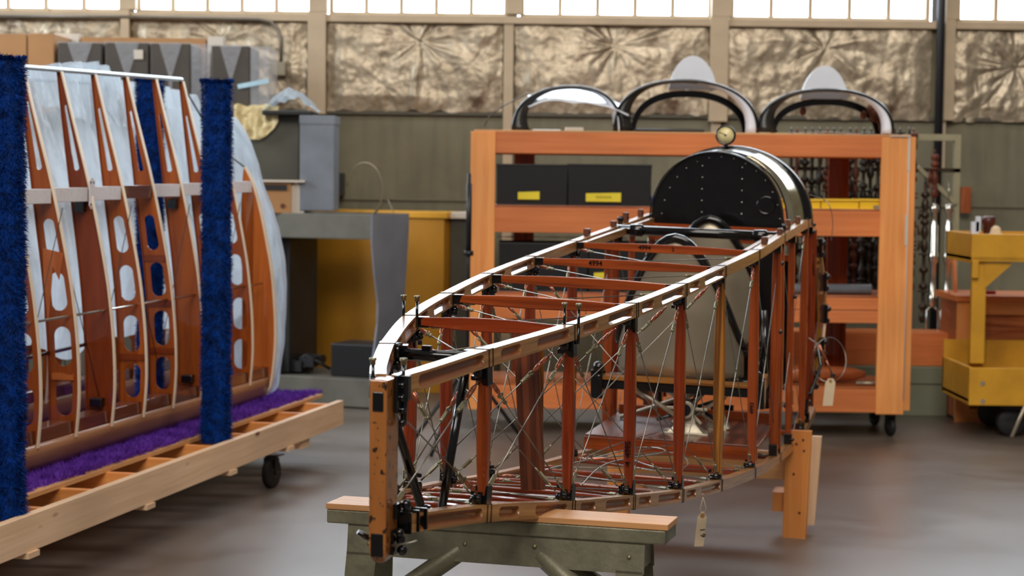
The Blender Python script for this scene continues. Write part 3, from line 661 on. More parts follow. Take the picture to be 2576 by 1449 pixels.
# ================================================================== DOLLY AND WING PANELS
DX, DY, DTH = -1.849, 6.868, radians(12.44)
DA = V((sin(DTH), cos(DTH), 0)); DR = V((cos(DTH), -sin(DTH), 0))
def dp(s, u, z): return V((DX, DY, 0)) + DA * s + DR * u + FZ * z
DO = thing('wing_dolly', dp(2, -.7, 0), 'long low pine dolly on black casters with a purple shag strip under the standing wings', 'dolly')
S0, S1, UB = -1.0, 4.13, -1.62
b = MB(); b.box(dp((S0 + S1) / 2, -.019, .299), .038, S1 - S0, .140, DR, DA, FZ); b.build('side_rail', M['pine'], DO, bevel=.002)
b = MB(); b.box(dp((S0 + S1) / 2, UB + .019, .299), .038, S1 - S0, .140, DR, DA, FZ); b.build('side_rail', M['pine'], DO, bevel=.002)
for k in range(12):
    s = S1 - .02 - k * .45
    if s < S0: break
    b = MB(); b.box(dp(s, UB / 2, .290), -UB - .08, .038, .115, DR, DA, FZ); b.build('cross_member', M['fir'], DO, bevel=.002)
b = MB(); b.box(dp((S0 + 4.42) / 2, -.86, .357), 1.28, 4.42 - S0, .018, DR, DA, FZ); b.build('deck_board', M['plank'], DO)
for s in (.25, 1.35, 2.35, 3.2): 
    b = MB(); b.box(dp(s, UB / 2, .218), -UB + .02, .09, .022, DR, DA, FZ); b.build('under_slat', M['pine'], DO)
b = MB(); b.box(dp(3.5, UB / 2, .205), -UB - .03, .14, .05, DR, DA, FZ); b.build('caster_board', M['pine'], DO)
b = MB(); b.box(dp(-.6, UB / 2, .205), -UB - .03, .14, .05, DR, DA, FZ); b.build('caster_board', M['pine'], DO)
def caster(P, R, top, parent, ax=None, w=.045, yaw=0):
    a = V((cos(yaw), sin(yaw), 0)); c = V((P.x, P.y, R)); fwd = V((-a.y, a.x, 0))
    b = MB(); b.box(V((P.x, P.y, top - .004)), .10, .10, .008, a, fwd, FZ); b.lathe(V((P.x, P.y, top - .03)), FZ, [(.032, 0), (.036, .01), (.036, .022)], 14)
    for e in (-1, 1): b.bar(V((P.x, P.y, top - .02)) + a * e * w * .72, c + a * e * w * .72 - FZ * .01, .045, .005, a)
    b.bar(V((P.x, P.y, top - .025)) - a * w * .75, V((P.x, P.y, top - .025)) + a * w * .75, .05, .008, FZ); b.tube([c - a * w, c + a * w], .008, 8)
    o = b.build('caster', M['black_matte'], parent)
    b = MB(); b.lathe(c - a * w / 2, a, [(R * .35, 0), (R * .9, .002), (R, .008), (R, w - .008), (R * .9, w - .002), (R * .35, w)], 28); b.build('wheel', M['rubber'], o)
    b = MB(); b.lathe(c - a * (w / 2 + .003), a, [(R * .3, 0), (R * .45, .003), (R * .45, w + .003), (R * .3, w + .006)], 16); b.build('hub', M['darkpart'], o)
for s, u in ((3.22, -.11), (3.22, -1.4), (-.6, -.12), (-.6, -1.4)): caster(dp(s, u, 0), .082, .18, DO, yaw=radians(-20))
def fuzz(mb, pts_fn, n, ln, wd, droop=.3):
    for _ in range(n):
        p, nn = pts_fn()
        q = V((rnd.gauss(0, 1), rnd.gauss(0, 1), rnd.gauss(0, 1))) * .45; cl = noise.noise_vector(p * 14) * 1.0
        d = (nn + q + cl - FZ * droop).normalized(); L = ln * rnd.uniform(.6, 1.25) * (1 + .5 * noise.noise(p * 9)); s = d.cross(V((rnd.random() - .5, rnd.random() - .5, rnd.random() - .5))).normalized() * wd
        m = p + d * L * .55 + s * .3; e = p + (d * .9 - FZ * droop * .3).normalized() * L
        k = len(mb.v); mb.v += [p - s, p + s, m + s * .6, m - s * .6, e]; mb.face((k, k + 1, k + 2, k + 3), sm=True); mb.face((k + 3, k + 2, k + 4), sm=True)
# purple shag
b = MB(); RU0, RU1 = -1.48, -.235
b.grid(lambda x, y: dp(lerp(S0, 4.42, x), lerp(RU0, RU1, y), .372 + .012 * noise.noise(V((x * 60, y * 14, 3))) + (.0 if .02 < y < .98 else -.012)), 160, 30)
def rugpt():
    s = rnd.uniform(1.0, 4.43) if rnd.random() < .75 else rnd.uniform(-.2, 4.43); u = RU1 - abs(rnd.gauss(0, .12)) if rnd.random() < .62 else rnd.uniform(RU0, RU1); 
    if s > 3.3 and rnd.random() < .5: u = rnd.uniform(RU0, RU1)
    return dp(s, max(u, RU0), .373), (FZ + DR * (.8 if u > RU1 - .02 else 0) + DA * (.8 if s > 4.4 else 0)).normalized()
fuzz(b, rugpt, 26000, .030, .0022, -.1)
o = b.build('purple_rug', M['purplefur'], DO, kind=None, part_label='purple shag strip laid along the dolly deck')
# fleece wrapped posts
def fuzzy_post(s, u, top, bot=.352, hx=.060, hy=.052, n=22000):
    P = thing('padded_post', dp(s, u, bot)); 
    c = MB(); c.box(dp(s, u, (top + bot) / 2 - .01), .05, .04, top - bot - .03, DR, DA, FZ); c.build('wooden_core', M['fir'], P)
    b = MB(); N = 20; rings = []
    def shape(a, z): 
        k = (abs(cos(a)) ** 4 + abs(sin(a)) ** 4) ** -.25; w = 1 + .10 * noise.noise(V((cos(a) * 2, sin(a) * 2, z * 7 + s))) ; return k * w
    for i in range(61):
        z = lerp(bot, top, i / 60); rings.append([dp(s, u, z) + DR * hx * cos(2 * pi * k / N) * shape(2 * pi * k / N, z) + DA * hy * sin(2 * pi * k / N) * shape(2 * pi * k / N, z) for k in range(N)])
    rings.append([dp(s, u, top - .01) + (p - dp(s, u, top)) * .7 for p in rings[-1]])
    b.loft(rings, caps=False, sm=True)
    def pt():
        a = rnd.uniform(0, 2 * pi); z = rnd.uniform(bot + .015, top) if rnd.random() < .93 else top; kk = shape(a, z); nn = (DR * cos(a) + DA * sin(a)).normalized()
        return dp(s, u, z) + DR * hx * cos(a) * kk + DA * hy * sin(a) * kk, (nn + (FZ * .9 if z > top - .01 else V())).normalized()
    fuzz(b, pt, n, .021, .0016, .3); b.build('fleece_sleeve', M['bluefur'], P); return P
P1 = fuzzy_post(.235, -.098, 2.075, hx=.062); tag(P1, 'tall post wrapped in shaggy blue fleece at the left edge, nearest of the three', 'padded post', 'blue fleece posts of the dolly')
P3 = fuzzy_post(2.385, -.098, 2.10); tag(P3, 'blue fleece post on the near rail beside the rounded wing tip', 'padded post', 'blue fleece posts of the dolly')
P2 = fuzzy_post(3.22, -.80, 2.15, .372); tag(P2, 'blue fleece post seen between the ribs, behind the bare wing', 'padded post', 'blue fleece posts of the dolly')

CAPR = [(.487, -.401), (.60, -.390), (.70, -.386), (.88, -.392), (1.05, -.408), (1.17, -.424), (1.39, -.466), (1.645, -.524), (1.90, -.592), (2.118, -.648)]
CAPL = [(.487, -.512), (.60, -.517), (.80, -.521), (1.05, -.536), (1.25, -.556), (1.45, -.582), (1.66, -.607), (1.90, -.636), (2.118, -.660)]
ZS = [.487 + (2.118 - .487) * k / 40 for k in range(41)]
SPA = [.36, .73, 1.10, 1.47, 1.846, 2.209, 2.576, 2.94, 3.30, 3.67]
def tz(s, z): return z + (s - 1.846) * .022 * max(0, (z - .5)) / 1.6
def hole(z0, z1, m=.026, taper=False, n=10):
    zc0, zc1 = z0, z1; pts = []
    def half(z): return (smooth_tab(CAPR, z) - smooth_tab(CAPL, z)) / 2 - m
    def mid(z): return (smooth_tab(CAPR, z) + smooth_tab(CAPL, z)) / 2
    r0 = max(.006, half(z0 + .03)); r1 = max(.005, half(z1 - (.01 if taper else .03)))
    for k in range(n + 1):
        a = -pi + pi * k / n; pts.append((mid(z0 + r0) + r0 * cos(a), z0 + r0 + r0 * sin(a)))
    for k in range(n + 1):
        a = pi * k / n; pts.append((mid(z1 - r1) + r1 * cos(a), z1 - r1 + r1 * sin(a)))
    return pts
def make_wing(root, full=True):
    for k, s in enumerate(SPA):
        zs = ZS; out = [(smooth_tab(CAPR, z), tz(s, z)) for z in zs] + [(smooth_tab(CAPL, z), tz(s, z)) for z in zs[::-1]]
        solid = k in (1, 4, 7); holes = [hole(1.665, 1.965, .024, True)]
        if not solid: holes += [hole(1.275, 1.45), hole(1.045, 1.215), hole(.80, .975), hole(.58, .745)]
        b = MB(); b.plate(out, holes, dp(s, 0, 0), DR, FZ, DA, .006)
        r = b.build('rib', M['rib' if k % 3 != 1 else 'rib_dark'] if not solid else M['rib_dark' if k == 4 else 'rib'], root)
        for tab, e in ((CAPR, 1), (CAPL, -1)):
            b = MB(); b.loft([[dp(s, smooth_tab(tab, z) + e * a, tz(s, z)) + DA * w for a, w in ((0, -.009), (.007, -.009), (.007, .009), (0, .009))] for z in ZS]); b.build('cap_strip', M['cap' if e > 0 else 'rib_dark'], r)
        if k == 3:
            b = MB(); b.plate([(-.475, 1.18), (-.452, 1.30), (-.552, 1.32), (-.545, 1.0), (-.525, 1.0), (-.52, 1.05), (-.505, 1.24)], [], dp(s, 0, 0) - DA * .005, DR, FZ, DA, .003); b.build('repair_patch', M['rib_light'], r)
            b = MB(); b.box(dp(s, -.455, .755) - DA * .01, .10, .014, .03, DR, DA, FZ); b.build('stiffener', M['rib_light'], r)
        if k in (5, 6):
            for z in (1.235, 1.01, .775) if k == 6 else (.775,):
                b = MB(); b.box(dp(s, (smooth_tab(CAPR, z) + smooth_tab(CAPL, z)) / 2, z) - DA * .006, smooth_tab(CAPR, z) - smooth_tab(CAPL, z) - .006, .008, .03, DR, DA, FZ); b.build('stiffener', M['rib_dark'], r)
        if k == 4:
            b = MB(); P = dp(s, smooth_tab(CAPR, 1.565) + .009, tz(s, 1.56)); b.plate([(-.028, -.055), (-.012, -.072), (.012, -.072), (.028, -.055), (.028, .055), (.012, .072), (-.012, .072), (-.028, .055)], [], P, DA, FZ, DR, .004); q = b.build('tape_plate', M['whitepaint'], r)
            b = MB()
            for x, z in ((-.015, .05), (.015, .05), (-.015, -.05), (.015, -.05)): b.lathe(P + DA * x + FZ * z + DR * .002, DR, [(.006, 0), (.005, .002)], 8)
            b.build('nail_mark', M['black_matte'], q)
    # raked tip rib, a solid board whose top is cut off round
    def tipr(z): return smooth_tab(CAPR, z) + .012
    s = 4.0; zs = [.40 + (1.70 - .40) * k / 30 for k in range(31)]
    def R(z): return smooth_tab([(.40, -.43), (.45, -.40), (.73, -.372), (1.07, -.392), (1.30, -.432), (1.48, -.472), (1.62, -.515), (1.70, -.56)], z)
    out = [(R(z), z) for z in zs] + [(-.565, 1.66), (-.575, 1.5), (-.575, 1.3), (-.565, 1.0), (-.55, .8), (-.53, .5)]
    b = MB(); b.plate(out, [], dp(s, 0, 0), DR, FZ, DA, .014); r = b.build('tip_rib', M['rib_light'], root)
    b = MB(); b.loft([[dp(s, R(z) + a, z) + DA * w for a, w in ((0, -.012), (.012, -.012), (.012, .014), (0, .014))] for z in zs]); b.build('cap_strip', M['cap'], r)
    b = MB(); b.box(dp(3.9, -.50, 1.0), .02, .12, 1.1, DR, DA, FZ); b.build('tip_web', M['rib'], root)
    # spars
    for k in range(len(SPA)):
        s0 = SPA[k] + .012; s1 = (SPA[k + 1] if k + 1 < len(SPA) else 4.0) - .012; z = tz(s0, 1.56)
        b = MB(); b.box(dp((s0 + s1) / 2, -.534, z), .052, s1 - s0, .064, DR, DA, FZ)
        b.build('spar_segment', M['spar'] if k == 5 else M['whitepaint'], root, bevel=.002, part_label='bare brown spar segment between two ribs' if k == 5 else 'white painted spar segment')
    b = MB(); b.box(dp(2.0, -.457, .53), .098, 4.05, .065, DR, DA, FZ); b.build('front_spar', M['spar'], root, bevel=.003)
    b = MB(); LE = [(-.520, .505), (-.520, .46), (-.508, .415), (-.485, .385), (-.458, .376), (-.430, .388), (-.410, .42), (-.402, .46), (-.399, .505)]
    b.loft([[dp(s, u, z) for u, z in LE] for s in [0 + 4.02 * k / 30 for k in range(31)]], closed=False, caps=False, sm=True); b.build('leading_edge', M['skin'], root, solid=.004)
    b = MB(); b.tube([dp(s, -.655, tz(s, 2.125)) for s in (0, 1.0, 2.0, 2.9, 3.30)], .0115, 10); b.build('trailing_edge', M['chromeblue'], root)
    b = MB(); b.tube([dp(3.3, -.655, 2.14), dp(3.55, -.63, 1.95), dp(3.8, -.60, 1.78), dp(4.0, -.56, 1.70)], .005, 8); b.build('tip_wire', M['darkpart'], root)
    b = MB(); b.tube([dp(.1, -.43, 1.012), dp(3.95, -.43, 1.04)], .006, 8); b.build('drag_rod', M['chrome'], root)
    b = MB(); b.tube([dp(.1, -.60 + .08, .83), dp(2.1, -.53, .868)], .009, 8); b.build('compression_tube', M['black'], root)
    for k in range(1, 9):
        s0, s1 = SPA[k], SPA[k + 1]
        b = MB(); z0, z1 = (1.50, .62) if k % 2 else (.62, 1.50); b.tube([dp(s0, -.50, z0), dp(s1, -.46, z1)], .0022, 6); b.build('drag_wire', M['darkpart'], root)
    for s in (1.846, 2.94):
        b = MB(); b.box(dp(s - .01, -.545, 1.50), .05, .05, .05, DR, DA, FZ); b.build('wire_fitting', M['black'], root, bevel=.004)
        b = MB(); b.box(dp(s - .01, -.46, .60), .06, .07, .04, DR, DA, FZ); b.build('wire_fitting', M['black'], root, bevel=.004)
M['chromeblue'] = plain('pale_blue_metal_tape', srgb(196, 212, 220), .3, .3, .08, 30)
W1 = thing('airplane_wing', dp(2, -.46, .38), 'uncovered wooden wing with lightened brown ribs and cream cap strips, standing on its leading edge', 'airplane wing')
make_wing(W1)
def copy_tree(o, parent=None):
    c = o.copy(); C.objects.link(c); c.parent = parent
    for ch in list(o.children): copy_tree(ch, c)
    return c
W2 = copy_tree(W1); W2.location = W1.location + DR * -.68 + DA * .35; W2['label'] = 'second bare wooden wing, standing behind the first under cloudy plastic sheeting'
# plastic sheet hung over the rear wing, with a closed end wrapped round the wing tips
def drape(x, y):
    s = lerp(.1, 4.95, x); zt_ = smooth_tab([(.1, 2.15), (2.2, 2.17), (2.57, 2.19), (2.97, 2.23), (3.36, 2.265), (3.62, 2.255), (3.9, 2.20), (4.3, 2.19), (4.95, 2.16)], s)
    if y < .82:
        z = lerp(.78 + .10 * noise.noise(V((s * 2.2, 0, 5))), zt_, y / .82); u = -.93 - .30 * max(0, (z - 1.2)) 
    else:
        k = (y - .82) / .18; z = zt_ - .25 * k; u = -.93 - .30 * (zt_ - 1.2) - .25 * k
    w = .018 * math.exp(-((s - 3.4) / .5) ** 2) * sin(s * 40 + z * 9) * min(1, max(0, z - .9)) + .035 * noise.noise(V((s * 5.0 + z * 2.2, z * 1.1, 0))) + .018 * noise.noise(V((s * 16 + z * 5, z * 3, 4)))
    return dp(s, u + w, z + .3 * w)
def tipu(z): return smooth_tab([(.38, -.45), (.42, -.39), (.50, -.37), (.73, -.345), (.95, -.335), (1.10, -.335), (1.30, -.375), (1.50, -.435), (1.70, -.50), (1.90, -.60), (2.02, -.68)], z)
def endsheet(x, y):
    z = lerp(.385, 1.98 , y); u0 = tipu(z); u = lerp(u0, -1.35, x ** 1.2); s = 4.16 + .22 * x + .045 * noise.noise(V((x * 14, z * 4, 0))) + .02 * noise.noise(V((x * 30, z * 9, 3))) - .12 * math.exp(-(x / .03) ** 2) 
    return dp(s, u, z + .3 * x * max(0, z - 1.7))
b = MB(); b.grid(drape, 150, 70); b.grid(endsheet, 60, 60); b.build('plastic_sheet', M['plastic'], None, 'crumpled translucent plastic sheet draped behind and round the end of the bare wing', 'plastic sheet', org=dp(2.2, -1, .4), solid=0)

# ================================================================== SAWHORSES AND STANDS
def beam(b, P, Q, w, h, **k): b.bar(P, Q, w, h, **k)
# weathered steel sawhorse under the tail
TA = V((-.440, 4.535, .869)); TB = V((.361, 4.300, .869)); TX = (TB - TA).normalized(); TYv = V((-TX.y, TX.x, 0)); TW = .115; TL = (TB - TA).length
SH = thing('steel_sawhorse', V((-.04, 4.45, 0)), 'weathered grey-green steel sawhorse topped with a pine plank, under the fuselage tail', 'sawhorse')
def tp(x, y, z): return V((TA.x, TA.y, 0)) + TX * x + TYv * y + FZ * z
b = MB(); b.box(tp(TL / 2, TW / 2, .862), TL, TW, .014, TX, TYv, FZ); b.build('top_plank', M['plank'], SH, bevel=.0015)
b = MB(); b.box(tp(TL / 2 - .002, TW / 2 + .004, .838), TL - .006, TW + .004, .034, TX, TYv, FZ); b.build('top_channel', M['sawmetal'], SH, bevel=.004)
b = MB(); x0, x1 = .055, TL - .055
for y, yy in ((.012, -.10), (TW - .012, TW + .10)):
    Y2 = lambda z: lerp(y, yy, (.82 - z) / .82)
    def L(x, z): return (x, z)
    # one pressed side plate: apron with two legs and diagonal braces
    n = (FZ * .82 + TYv * (y - yy)).normalized(); ez = -n
    def pl(poly): 
        P0 = tp(0, y, .825); b.plate([(p[0], p[1]) for p in poly], [], P0, TX, (tp(0, yy, 0) - tp(0, y, .82)).normalized() * -1, TYv, .006)
    pl([(x0, 0), (x1, 0), (x1, -.075), (x0, -.075)])
    pl([(x0 - .03, -.80 * 1.02), (x0 + .03, -.80 * 1.02), (x0 + .075, -.07), (x0, -.07)]); pl([(x1 - .065, -.07), (x1 - .003, -.07), (x1 + .03, -.82), (x1 - .03, -.82)])
for e, (ya, yb) in enumerate(((.012, -.055), (TW - .012, TW + .055))):
    b.tube([tp(.335, ya + (.012 if e == 0 else -.012), .775), tp(.06, yb + (.012 if e == 0 else -.012), .575)], .024, 14); b.tube([tp(TL - .305, ya + (.012 if e == 0 else -.012), .775), tp(TL - .06, yb + (.012 if e == 0 else -.012), .60)], .024, 14)
for x in (x0 + .02, x1 - .02):
    b.box(tp(x, TW / 2, .79), .03, TW - .02, .06, TX, TYv, FZ); b.box(tp(x + (.02 if x < .4 else -.0), TW / 2, .25), .03, TW + .13, .03, TX, TYv, FZ)
b.build('leg_frame', M['sawmetal'], SH, bevel=.002)
for x, z in ((.11, .79), (.35, .805), (.52, .81), (TL - .09, .80)):
    b = MB(); b.ball(tp(x, .004, z - .012), .0055, 6); b.build('bolt', M['brass'], SH)
# orange wooden trestle under the nose
NO = thing('wooden_trestle', V((.95, 8.95, 0)), 'short orange wooden trestle holding up the nose end of the fuselage', 'sawhorse')
nX = FR.copy(); nX.z = 0; nX.normalize(); nC = V((.945, 8.93, 0))
def np_(x, y, z): return nC + nX * x + FA * y + FZ * z
b = MB(); b.bar(np_(-.46, 0, .33), np_(.46, 0, .33), .038, .13, FZ); b.build('top_beam', M['plank'], NO)
for sx, xx in ((-1, -.43), (1, .405)):
    b = MB(); b.plate([(-.055, 0), (.050, 0), (.066, .50), (-.046, .50)] if sx > 0 else [(-.05, 0), (.05, 0), (.05, .5), (-.05, .5)], [], np_(xx, -.04, 0), nX, FZ, FA, .038); q = b.build('leg_board', M['fir'] if sx < 0 else M['plank2'] if 'plank2' in M else M['fir'], NO, bevel=.002)
    h = MB()
    for x, z in ((.0, .44), (-.02, .41), (.035, .41), (.03, .46), (-.01, .3), (.02, .12)): h.lathe(np_(xx + x, -.0605, z), -FA, [(.006, 0), (.005, .0015)], 8)
    h.build('nail', M['rust'], q)
    b = MB(); b.plate([(-.02, .04), (.05, .04), (.075, .46), (.03, .46)], [], np_(xx + .03 * sx, .10, 0), nX, FZ, FA, .038); b.build('leg_board', M['pine'], NO)
    b = MB(); b.box(np_(xx - .06 * sx, .06, .16), .10, .16, .09, nX, FA, FZ); b.build('foot_block', M['fir'], NO)
# black tripod stand beyond the sawhorse, left of the timber cart
BS = thing('black_stand', V((-.36, 11.6, 0)), 'thin black tripod stand with a pole, left of the timber cart', 'stand')
g0 = at(1178, 700, 11.6)
b = MB(); b.tube([V((g0.x, 11.6, .35)), V((g0.x, 11.6, 1.68))], .012, 8); b.tube([V((g0.x, 11.6, 1.2)), V((g0.x, 11.6, 1.62))], .017, 8); b.lathe(V((g0.x, 11.6, 1.18)), FZ, [(.03, 0), (.03, .03)], 8); b.build('pole', M['pipeblack'], BS)
for dx, dy in ((-.36, -.25), (-.2, -.42), (.36, .2)):
    b = MB(); b.tube([V((g0.x, 11.6, .52)), V((g0.x + dx, 11.6 + dy, .012))], .012, 8); b.build('leg', M['pipeblack'], BS)
# paper tags
def ptag(P, w, h, lean, label, nm='paper_tag'):
    T = thing(nm, P, label, 'tag', 'paper parts tags'); X = (V((1, .2, 0))).normalized(); Z = (FZ + X * lean).normalized(); n = X.cross(Z).normalized()
    b = MB(); b.plate([(-w / 2, -h), (w / 2, -h), (w / 2, -.02), (w / 2 - .014, 0), (-w / 2 + .014, 0), (-w / 2, -.02)], [[(.004 * cos(2 * pi * k / 8), -.014 + .004 * sin(2 * pi * k / 8)) for k in range(8)]], P, X, Z, n, .0008); b.build('card', M['paper'], T)
    b = MB(); b.lathe(P - Z * .014 - n * .0008, n, [(.009, 0), (.009, .0016)], 12); b.build('eyelet', M['card'], T)
    return T
T1 = ptag(at(1768, 1287, 6.72), .034, .125, .10, 'manila tag with faint writing, hanging by string under the fuselage')
b = MB(); P = at(1768, 1287, 6.72); b.tube([P - FZ * .014, P + FZ * .01 + V((-.01, 0, 0)), P + FZ * .052], .0009, 5); b.tube([P - FZ * .014, P + FZ * .012 + V((.012, 0, 0)), P + FZ * .052], .0009, 5); b.build('string', M['paper'], T1)
o = stamp('1 9', P + FZ * -.075 - V((0, .002, 0)), V((.1, .02, -.99)).normalized(), V((.98, .2, .1)).normalized(), .026, T1); o.build('pencil_mark', M['darkpart'], T1)
P = at(2090, 952, 9.3); T2 = ptag(P, .052, .135, .10, 'blank manila tag hanging from a wire loop right of the fuselage nose')
b = MB(); c = at(2085, 905, 9.35); b.tube([c + V((.085 * cos(a), .02 * sin(a * 2), .11 * sin(a))) for a in [2 * pi * k / 30 for k in range(30)]], .002, 6, loop=True); LW_ = b.build('loop_wire', M['steel'], None, 'thin loop of bare wire with a copper turnbuckle, hanging at the fuselage nose', 'wire', org=c)
b = MB(); b.tube([at(2060, 868, 9.33), at(2078, 905, 9.33)], .007, 8); b.tube([at(2078, 905, 9.33), at(2093, 940, 9.33)], .004, 8); b.build('turnbuckle', M['copper'], LW_)
b = MB(); b.box(at(2095, 945, 9.33), .024, .01, .02); b.tube([at(2095, 945, 9.33), P - FZ * .01], .001, 5); b.build('end_clip', M['darkpart'], LW_)
b = MB(); b.tube([at(2035, 850, 9.4), at(2060, 868, 9.34)], .002, 6); b.build('tail_wire', M['steel'], LW_)
# ================================================================== TIMBER CART
YC = 12.3
def fb(b, x0, y0, x1, y1, Y, dep, mi=0):
    A = at(x0, y0, Y); B = at(x1, y1, Y); b.bb(A.x, B.x, Y, Y + dep, B.z, A.z, mi)
X0c, X1c = -.275, 2.575
def zc(y): return at(1750, y, YC).z
CT = thing('timber_cart', V((1.15, YC + .4, 0)), 'big orange timber shelf cart on casters, loaded with plastic bins', 'cart')
def cb(nm, x0, x1, y0, y1, z0, z1, m, **k):
    b = MB(); b.bb(x0, x1, y0, y1, z0, z1); return b.build(nm, M[m], CT, bevel=.003, **k)
ZR = [(zc(338), zc(391)), (zc(527), zc(590)), (zc(745), zc(808)), (zc(975), zc(1033))]
ztop = ZR[0][0]; XL1 = X0c + .158; XR0 = X1c - .198
cb('corner_post', X0c, XL1, YC, YC + .038, ZR[3][1] - .01, ztop + .002, 'fir'); cb('corner_post', XR0 - .01, X1c - .03, YC, YC + .038, ZR[3][1] - .01, ztop - .002, 'fir')
cb('side_stile', X1c - .028, X1c + .012, YC + .005, YC + .13, .18, ztop, 'fir')
for x0, x1 in ((X0c + .28, X0c + .42), (X1c - .42, X1c - .28)): cb('rear_post', x0, x1, YC + .76, YC + .80, .16, ztop - .03, 'mahog2')
for k, (a, b_) in enumerate(ZR):
    if k == 2:
        m = (a + b_) / 2; cb('shelf_rail', XL1, XR0 - .01, YC + .004, YC + .042, m + .002, a, 'fir_dark'); cb('shelf_rail', XL1, XR0 - .01, YC + .004, YC + .042, b_, m - .002, 'fir_dark')
    else: cb('shelf_rail', XL1, XR0 - .01, YC + .004, YC + .042, b_, a, 'fir_dark')
    cb('rear_rail', X0c + .1, X1c - .1, YC + .72, YC + .758, b_, a, 'fir_dark')
    for x in (X0c + .02, X1c - .06): cb('end_rail', x, x + .038, YC + .045, YC + .72, b_, a, 'fir_dark')
    cb('shelf_board', X0c + .02, X1c - .02, YC + .01, YC + .76, a + .001, a + .014, 'ply' if k else 'plank')
b = MB(); b.tube([V((X1c - .032, YC - .003, .25)), V((X1c - .032, YC - .003, ztop))], .004, 6); b.box(V((X1c - .034, YC - .004, ztop - .11)), .016, .004, .22); b.box(V((X1c - .04, YC - .004, 1.35)), .016, .004, .2)
b.box(V((X1c - .09, YC - .002, ztop + .004)), .13, .02, .008); b.build('plastic_strip', M['cardpale'], CT)
for x, y in ((X1c - .09, YC + .12), (X0c + .1, YC + .12), (X1c - .09, YC + .66), (X0c + .1, YC + .66)): caster(V((x, y, 0)), .062, .155, CT, yaw=radians(15), w=.035)
# bins
def bin_(x0, y0, x1, y1, Y, dep, m, lab, group, tagpx=None, notch=.3, nm='storage_bin', zb_=None):
    A = at(x0, y0, Y); B = at(x1, y1, Y); zlo = B.z if zb_ is None else zb_; T = thing(nm, V(((A.x + B.x) / 2, Y + dep / 2, zlo)), lab, 'bin', group)
    h = A.z - zlo; t = .006; b = MB(); w0, w1 = A.x, B.x
    b.bb(w0, w1, Y, Y + dep, zlo, zlo + t)
    b.plate([(w0 + .008, 0), (w1 - .008, 0), (w1, h * (1 - notch * .0)), (w0, h)], [], V((0, Y + .02, zlo)), V((1, 0, 0)), (FZ - V((0, .05, 0))).normalized(), V((0, 1, 0)), t)
    b.bb(w0, w1, Y + dep - t, Y + dep, zlo, A.z)
    for x in (w0, w1 - t): b.bb(x, x + t, Y + .02, Y + dep, zlo, A.z)
    b.tube([V((w0, Y + .005, A.z)), V((w1, Y + .005, A.z)), V((w1, Y + dep, A.z)), V((w0, Y + dep, A.z))], .007, 6, loop=True, sm=False)
    b.build('bin_body', M[m], T, bevel=.002)
    if tagpx:
        b = MB(); P0 = at(tagpx[0], tagpx[1], Y - .004); P1 = at(tagpx[2], tagpx[3], Y - .004); b.plate([(P0.x, P1.z), (P1.x, P1.z), (P1.x, P0.z), (P0.x, P0.z - .006)], [], V((0, Y - .002, 0)), V((1, 0, 0)), FZ, V((0, 1, 0)), .002); q = b.build('bin_label', M['label'], T)
        if tagpx[2] - tagpx[0] > 60:
            b = MB(); mx = (P0.x + P1.x) / 2; mz = (P0.z + P1.z) / 2
            b.tube([V((mx - .05 + .1 * k / 14, Y - .0045, mz + .010 * sin(k * 2.1))) for k in range(15)], .0016, 5); b.build('handwriting', M['darkpart'], q)
    return T
z1s = ZR[1][0] + .014; z2s = ZR[2][0] + .014
bin_(1250, 414, 1427, 520, YC + .06, .45, 'bin_black', 'large black bin on the upper cart shelf nearest the left post, small yellow label', 'black bins on the cart', (1303, 481, 1357, 502), zb_=z1s)
bin_(1430, 414, 1638, 520, YC + .06, .45, 'bin_black', 'large black bin on the upper cart shelf with a wide yellow label', 'black bins on the cart', (1474, 484, 1562, 508), zb_=z1s)
bin_(1613, 494, 1662, 520, YC + .035, .3, 'bin_blue', 'small blue bin beside the wide-labelled black bin', 'small bins on the cart', zb_=z1s, nm='storage_bin') if False else None
bin_(1641, 497, 1690, 520, YC + .05, .3, 'bin_blue', 'small blue plastic bin on the upper cart shelf, partly behind the fuselage', 'small bins on the cart', (1662, 520 - 12, 1680, 515), zb_=z1s)
bin_(1256, 612, 1478, 733, YC + .06, .45, 'bin_black', 'large black bin on the middle cart shelf, left end', 'black bins on the cart', zb_=z2s)
bin_(1482, 612, 1700, 733, YC + .06, .45, 'bin_black', 'black bin on the middle cart shelf behind the seats, yellow label', 'black bins on the cart', (1494, 684, 1534, 700), zb_=z2s)
for x0, x1, lab in ((1972, 2064, 'yellow bin nearest the black cowl'), (2067, 2161, 'yellow bin in the middle of the row'), (2164, 2229, 'yellow bin marked by a grey sliver, beside the right cart post')):
    T = bin_(x0, 503, x1, 543, YC + .05, .3, 'bin_yellow', lab + ', upper cart shelf', 'yellow bins on the cart', zb_=z1s)
    if x0 == 2164:
        b = MB(); P = at(2196, 522, YC + .04); b.plate([(-.0, .012), (.03, .014), (.085, -.002), (.085, -.016), (.01, -.012)], [], P, V((1, 0, 0)), FZ, V((0, 1, 0)), .004); b.build('grey_sliver', M['alu'], T)
